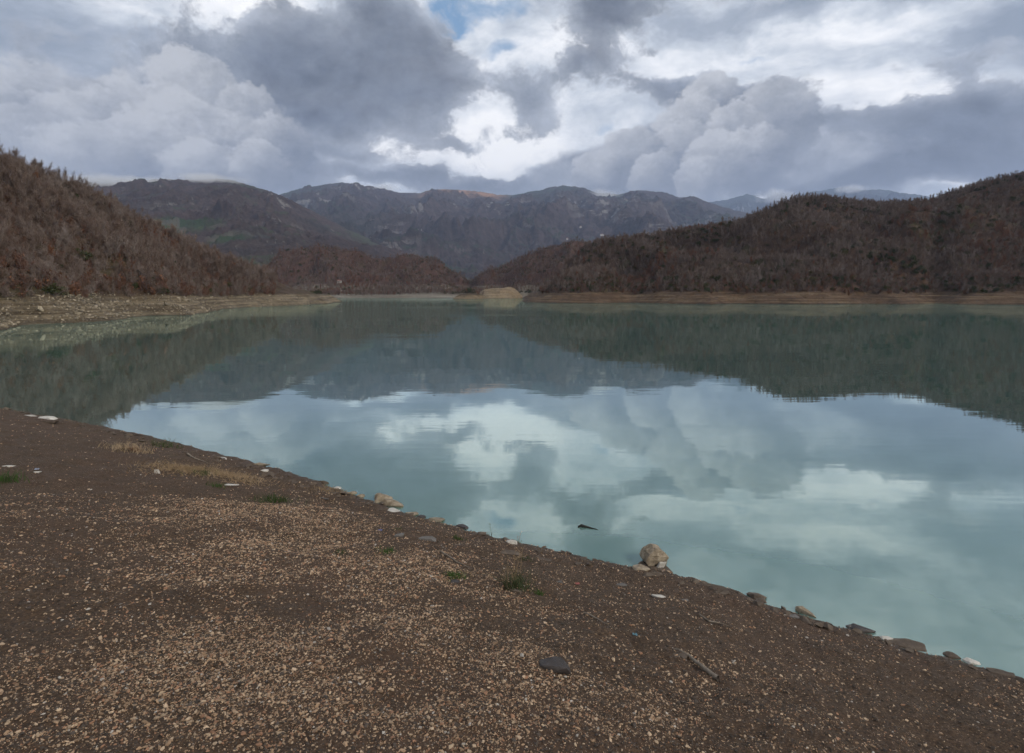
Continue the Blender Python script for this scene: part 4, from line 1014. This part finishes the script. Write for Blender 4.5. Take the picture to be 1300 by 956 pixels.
blades((350, 636), 26, 10, 200, 'dark and bright green grass clump near the shoreline on the left half', 'grass_clump', (M_grass,), 1, cat='grass clump')
blades((277, 618), 16, 6, 90, 'faint green grass clump beside the flat white stone', 'grass_clump', (M_grass,), 2, cat='grass clump')
blades((4, 610), 20, 13, 160, 'green grass clump cut by the left edge of the photo', 'grass_clump', (M_grass,), 3, cat='grass clump')
blades((211, 568), 22, 12, 140, 'olive weedy clump on the shoreline at upper left', 'weed_clump', (M_weed,), 4, cat='weed')
blades((162, 570), 30, 12, 220, 'rusty dry grass clump near the upper left shoreline', 'dry_grass_clump', (M_dry,), 5, .5, cat='dry grass')
blades((171, 573), 8, 9, 60, 'small dark dead plant beside the rusty dry grass clump', 'dead_plant', (M_rust,), 6, .5, cat='dead plant')
blades((240, 597), 60, 9, 1300, 'broad patch of flattened tan dry grass on the left bank', 'dry_grass_patch', (M_dry,), 7, .9, cat='dry grass')
blades((300, 606), 46, 8, 900, 'smaller pale dry grass patch right of the dark dead tussock', 'dry_grass_patch', (M_dry,), 8, .9, cat='dry grass')
blades((258, 603), 14, 10, 90, 'dark dead tussock in the middle of the dry grass', 'dead_plant', (M_weed,), 9, .6, cat='dead plant')
blades((425, 623), 44, 6, 500, 'low strip of dry grass along the shoreline left of the two boulders', 'dry_grass_patch', (M_dry,), 10, .9, cat='dry grass')
blades((491, 701), 16, 7, 110, 'small bright green tuft in gravel below the shoreline boulders', 'green_tuft', (M_grass,), 11, .6, cat='grass tuft')
blades((432, 703), 14, 6, 70, 'greyish green tuft in gravel left of the small bright tuft', 'green_tuft', (M_weed,), 12, .6, cat='grass tuft')
blades((577, 733), 20, 10, 150, 'bright green tuft above a dark stone in the gravel', 'green_tuft', (M_grass,), 13, .6, cat='grass tuft')
blades((684, 755), 8, 7, 60, 'tiny vivid green tuft right of the tall weed', 'green_tuft', (M_grass,), 14, .6, cat='grass tuft')
blades((583, 685), 10, 6, 60, 'small green tuft in soil right of the smooth grey stone', 'green_tuft', (M_grass,), 15, .6, cat='grass tuft')
blades((667, 711), 14, 7, 60, 'small olive tuft between the long low stone and the shoreline', 'green_tuft', (M_weed,), 16, .6, cat='grass tuft')
blades((655, 745), 26, 30, 170, 'tall straggly dark green weed standing where gravel meets soil', 'tall_weed', (M_weed, M_dry), 17, .4, stems=7, cat='weed', wid=.003)
blades((620, 680), 4, 10, 6, 'single thin dark stalk rising in front of the water', 'dry_stalk', (M_weed, M_weed), 18, .1, stems=1, cat='stalk')
blades((660, 690), 6, 8, 8, 'pair of thin dry stalks beside the whitish block', 'dry_stalk', (M_weed, M_dry), 19, .2, stems=2, cat='stalk')
blades((1077, 797), 8, 4, 40, 'small blue-green scrap of weed at the water edge on the right', 'weed_clump', (M_weed,), 20, .8, cat='weed')
blades((505, 672), 10, 4, 40, 'faint weed sprig between shoreline stones', 'weed_clump', (M_weed,), 21, .8, cat='weed')

# small dead twigs and bark crumbs
V, Fq = [], []
for i in range(900):
    a_ = rg.uniform(R(-48), R(48)); rr_ = math.sqrt(rg.uniform(1.6**2, 16**2)); x, y = rr_ * math.sin(a_), rr_ * math.cos(a_)
    if float(bank_s(np.array([x]), np.array([y]))[0][0]) < .1: continue
    z = bz(x, y) + .006; th = rg.uniform(0, 6.28); L_ = rg.uniform(.02, .09) * (1 if i % 9 else 2.4); dv = np.array([math.cos(th), math.sin(th), rg.normal() * .12]) * L_
    tube(V, Fq, np.array([x, y, z]), np.array([x, y, z]) + dv, .0025 + L_ * .015, .0012, 4)
tw = mk('twig_litter', mesh_np('twig_litter', np.array(V), np.array(Fq), False), var_mat('dead_twigs', [(.035, .025, .018), (.09, .068, .05), (.19, .155, .12)]))
tag(tw, 'small dead twigs and bark crumbs strewn over the near bank', 'litter', kind='stuff')

# scraps of litter
for px_, py_, c_, lab in ((46, 598, (.20, .22, .28), 'pale bluish scrap of litter on the bank near the left edge'), (733, 743, (.22, .07, .06), 'tiny red scrap of litter in bare soil right of the tall weed'), (806, 808, (.07, .15, .18), 'tiny blue-green scrap of litter in the bare soil at lower right'), (483, 674, (.08, .09, .18), 'tiny blue scrap of litter below the two leaning boulders')):
    p = hit(px_, py_); k = px_size(p); n_ = 7; V = []; Fq = []
    for a_ in range(n_):
        for b_ in range(n_): V.append(((a_ / 6 - .5) * 5 * k, (b_ / 6 - .5) * 4 * k, .008 + .012 * float(gnoise(np.array(a_ * .5 + px_), np.array(b_ * .5))) + .006))
    me = mesh_np('litter_scrap', np.array(V), grid_faces(n_, n_)); o = mk('litter_scrap', me, simple_mat('scrap', c_, tuple(q * 1.2 for q in c_), 30, .5), loc=p); tag(o, lab, 'litter')
# floating twig in the lake
fp = on_water(739, 669, 0); k = px_size(fp)
e = bpy.data.objects.new('floating_twig', None); COL.objects.link(e); e.location = fp; tag(e, 'dark twig with a short upright stub floating alone on the lake', 'twig')
M_dk = simple_mat('wet_wood', (.008, .007, .006), (.02, .017, .014), 20, .6)
mk('twig_stem', curve_mesh([Vector((-5 * k, 0, .004)), Vector((0, 0, .02)), Vector((5 * k, -.02, .012)), Vector((18 * k, -.10, 0.002))], [.012, .022, .014, .004], 6), M_dk, e)
mk('stub', curve_mesh([Vector((-2 * k, 0, .0)), Vector((-1 * k, 0, 3.2 * k)), Vector((1 * k, 0, 2.5 * k))], [.02, .013, .005], 5), M_dk, e)

# ------------------------------------------------------------------ far buildings
def ray_surface(px, zf, py, Y0, Y1, n=3000):
    d = ray(px, py); Ys = np.linspace(Y0, Y1, n); Xs = Ys * d.x / d.y; Zs = CAMH + Ys * d.z / d.y
    zt = zf(Xs, Ys); below = np.nonzero(Zs < zt)[0]
    i = below[0] if len(below) else n - 1
    return Vector((Xs[i], Ys[i], zt[i]))
from mathutils.bvhtree import BVHTree
def mtn_hit(o, px, py):
    me = o.data; bvh = BVHTree.FromPolygons([v.co for v in me.vertices], [p.vertices for p in me.polygons])
    return bvh
M_wall = simple_mat('white_plaster', (.36, .34, .31), (.46, .44, .41), 1)
M_roof = simple_mat('roof_tiles', (.16, .06, .04), (.24, .10, .07), 2)
M_win = simple_mat('dark_window', (.02, .022, .025), (.03, .033, .036), 2, .2)
def box_me(name, a, b):
    x0, y0, z0 = a; x1, y1, z1 = b
    return mesh_np(name, [(x0, y0, z0), (x1, y0, z0), (x1, y1, z0), (x0, y1, z0), (x0, y0, z1), (x1, y0, z1), (x1, y1, z1), (x0, y1, z1)],
        [(0, 3, 2, 1), (4, 5, 6, 7), (0, 1, 5, 4), (1, 2, 6, 5), (2, 3, 7, 6), (3, 0, 4, 7)], False)
def house(p, w_, d_, h_, label, name='house', roof=True, nwin=2, rot=.2, group=None):
    e = bpy.data.objects.new(name, None); COL.objects.link(e); e.location = p; e.rotation_euler[2] = rot; tag(e, label, 'house', group)
    mk('wall', box_me('wall', (-w_ / 2, -d_ / 2, -3), (w_ / 2, d_ / 2, h_)), M_wall, e)
    o_ = w_ * .06; r = h_ + d_ * .28
    V = [(-w_/2 - o_, -d_/2 - o_, h_), (w_/2 + o_, -d_/2 - o_, h_), (w_/2 + o_, d_/2 + o_, h_), (-w_/2 - o_, d_/2 + o_, h_), (-w_/2 * .7, 0, r), (w_/2 * .7, 0, r)]
    bm = bmesh.new(); vs = [bm.verts.new(v) for v in V]
    for f in ((0, 1, 5, 4), (2, 3, 4, 5), (1, 2, 5), (3, 0, 4), (3, 2, 1, 0)): bm.faces.new([vs[i] for i in f])
    me = bpy.data.meshes.new('roof'); bm.to_mesh(me); bm.free(); mk('roof', me, M_roof, e)
    wm = box_me('window', (-.06 * w_, -.12, -.13 * h_), (.06 * w_, .12, .13 * h_)); wm.materials.append(M_win)
    for i in range(nwin):
        x = (-.5 + (i + .5) / nwin) * w_; mk('window', wm, None, e, (x, -d_ / 2 - .03, h_ * .62))
    return e
bvL = mtn_hit(mtn_left, 0, 0); bvB = mtn_hit(mtn_back, 0, 0)
def cast(bv, px, py):
    d = ray(px, py).normalized(); r = bv.ray_cast(Vector((0, 0, CAMH)), d); return r[0]
p = ray_surface(431, mid_z, 359, 430, 600); house(p + Vector((0, 0, -.5)), 3.0, 2.4, 2.2, 'small pale house with red roof among trees on the low far hill', rot=.15)
HS = [(438, 289, 'L', 'white tall house on the brow of the big left mountain slope', 1.0), (785, 300, 'B', 'pale house in the far valley at the left of the village line', 1.0), (764, 299, 'B', 'long pale building in the far valley village', 1.6), (737, 289, 'B', 'lone white house above the far valley village', .8), (720, 304, 'B', 'small white farmhouse left of the far valley village', .8)]
for px, py, wh, lab, f in HS:
    q = cast(bvL if wh == 'L' else bvB, px, py)
    if q is None: print('no hit', lab); continue
    k = (q - camo.location).length / F; house(q, 2.6 * k * f, 2 * k, 1.5 * k, lab, rot=.1)

# ------------------------------------------------------------------ mist on the summits
def mist(px, py, Y, wx, wy, wz, label, dens, seed):
    bm = bmesh.new(); bmesh.ops.create_icosphere(bm, subdivisions=3, radius=1.0)
    for v in bm.verts: v.co = Vector((v.co.x * wx, v.co.y * wy, v.co.z * wz))
    me = bpy.data.meshes.new('mist'); bm.to_mesh(me); bm.free()
    m, t = new_mat('mist'); o = mk('mist', me, m, loc=at(px, py, Y)); v = t.node('ShaderNodeTexCoord').outputs['Object']
    q = t.vm('LENGTH', t.vm('MULTIPLY', v, (1 / wx, 1 / wy, 1 / wz)))
    n = t.noise(t.vm('ADD', v, (seed * 900.0, 0, 0)), 1 / 130 * 1.0, 4, .6)
    d = t.m('MULTIPLY', t.rng(t.m('ADD', n, t.m('MULTIPLY', q, -.45)), .12, .42), t.rng(q, 1.0, .6))
    vol = t.node('ShaderNodeVolumePrincipled', {'Density': t.m('MULTIPLY', d, dens)}); vol.inputs['Color'].default_value = (.97, .98, 1, 1)
    ou = t.node('ShaderNodeOutputMaterial'); t.l.new(vol.outputs[0], ou.inputs['Volume'])
    tag(o, label, kind='stuff'); return o
mist(150, 231, 2330, 300, 150, 34, 'grey cloud edge hiding the left end of the big left summit', .016, 1)
mist(262, 227, 2330, 190, 130, 26, 'grey cloud edge touching the highest point of the big left mountain', .014, 5)
mist(768, 248, 5150, 190, 150, 80, 'white wisp of mist caught below the crest of the far range', .009, 2)
mist(985, 250, 8900, 380, 250, 170, 'white mist lying in the saddle of the blue far mountains', .007, 3)
mist(1080, 240, 8900, 300, 250, 90, 'small white mist cap on the blue far mountains at right', .006, 6)
mist(486, 238, 5350, 190, 150, 45, 'thin mist streak over the left summit of the far range', .009, 4)

# ------------------------------------------------------------------ haze
hz = mk('haze', box_me('haze', (-13500, -2500, -14), (13500, 15500, 2050)))
m, t = new_mat('haze_air')
vol = t.node('ShaderNodeVolumePrincipled'); vol.inputs['Color'].default_value = (.56, .70, 1.0, 1); vol.inputs['Density'].default_value = 6.8e-5; vol.inputs['Anisotropy'].default_value = .1
ou = t.node('ShaderNodeOutputMaterial'); t.l.new(vol.outputs[0], ou.inputs['Volume'])
hz.data.materials.append(m); tag(hz, kind='stuff')
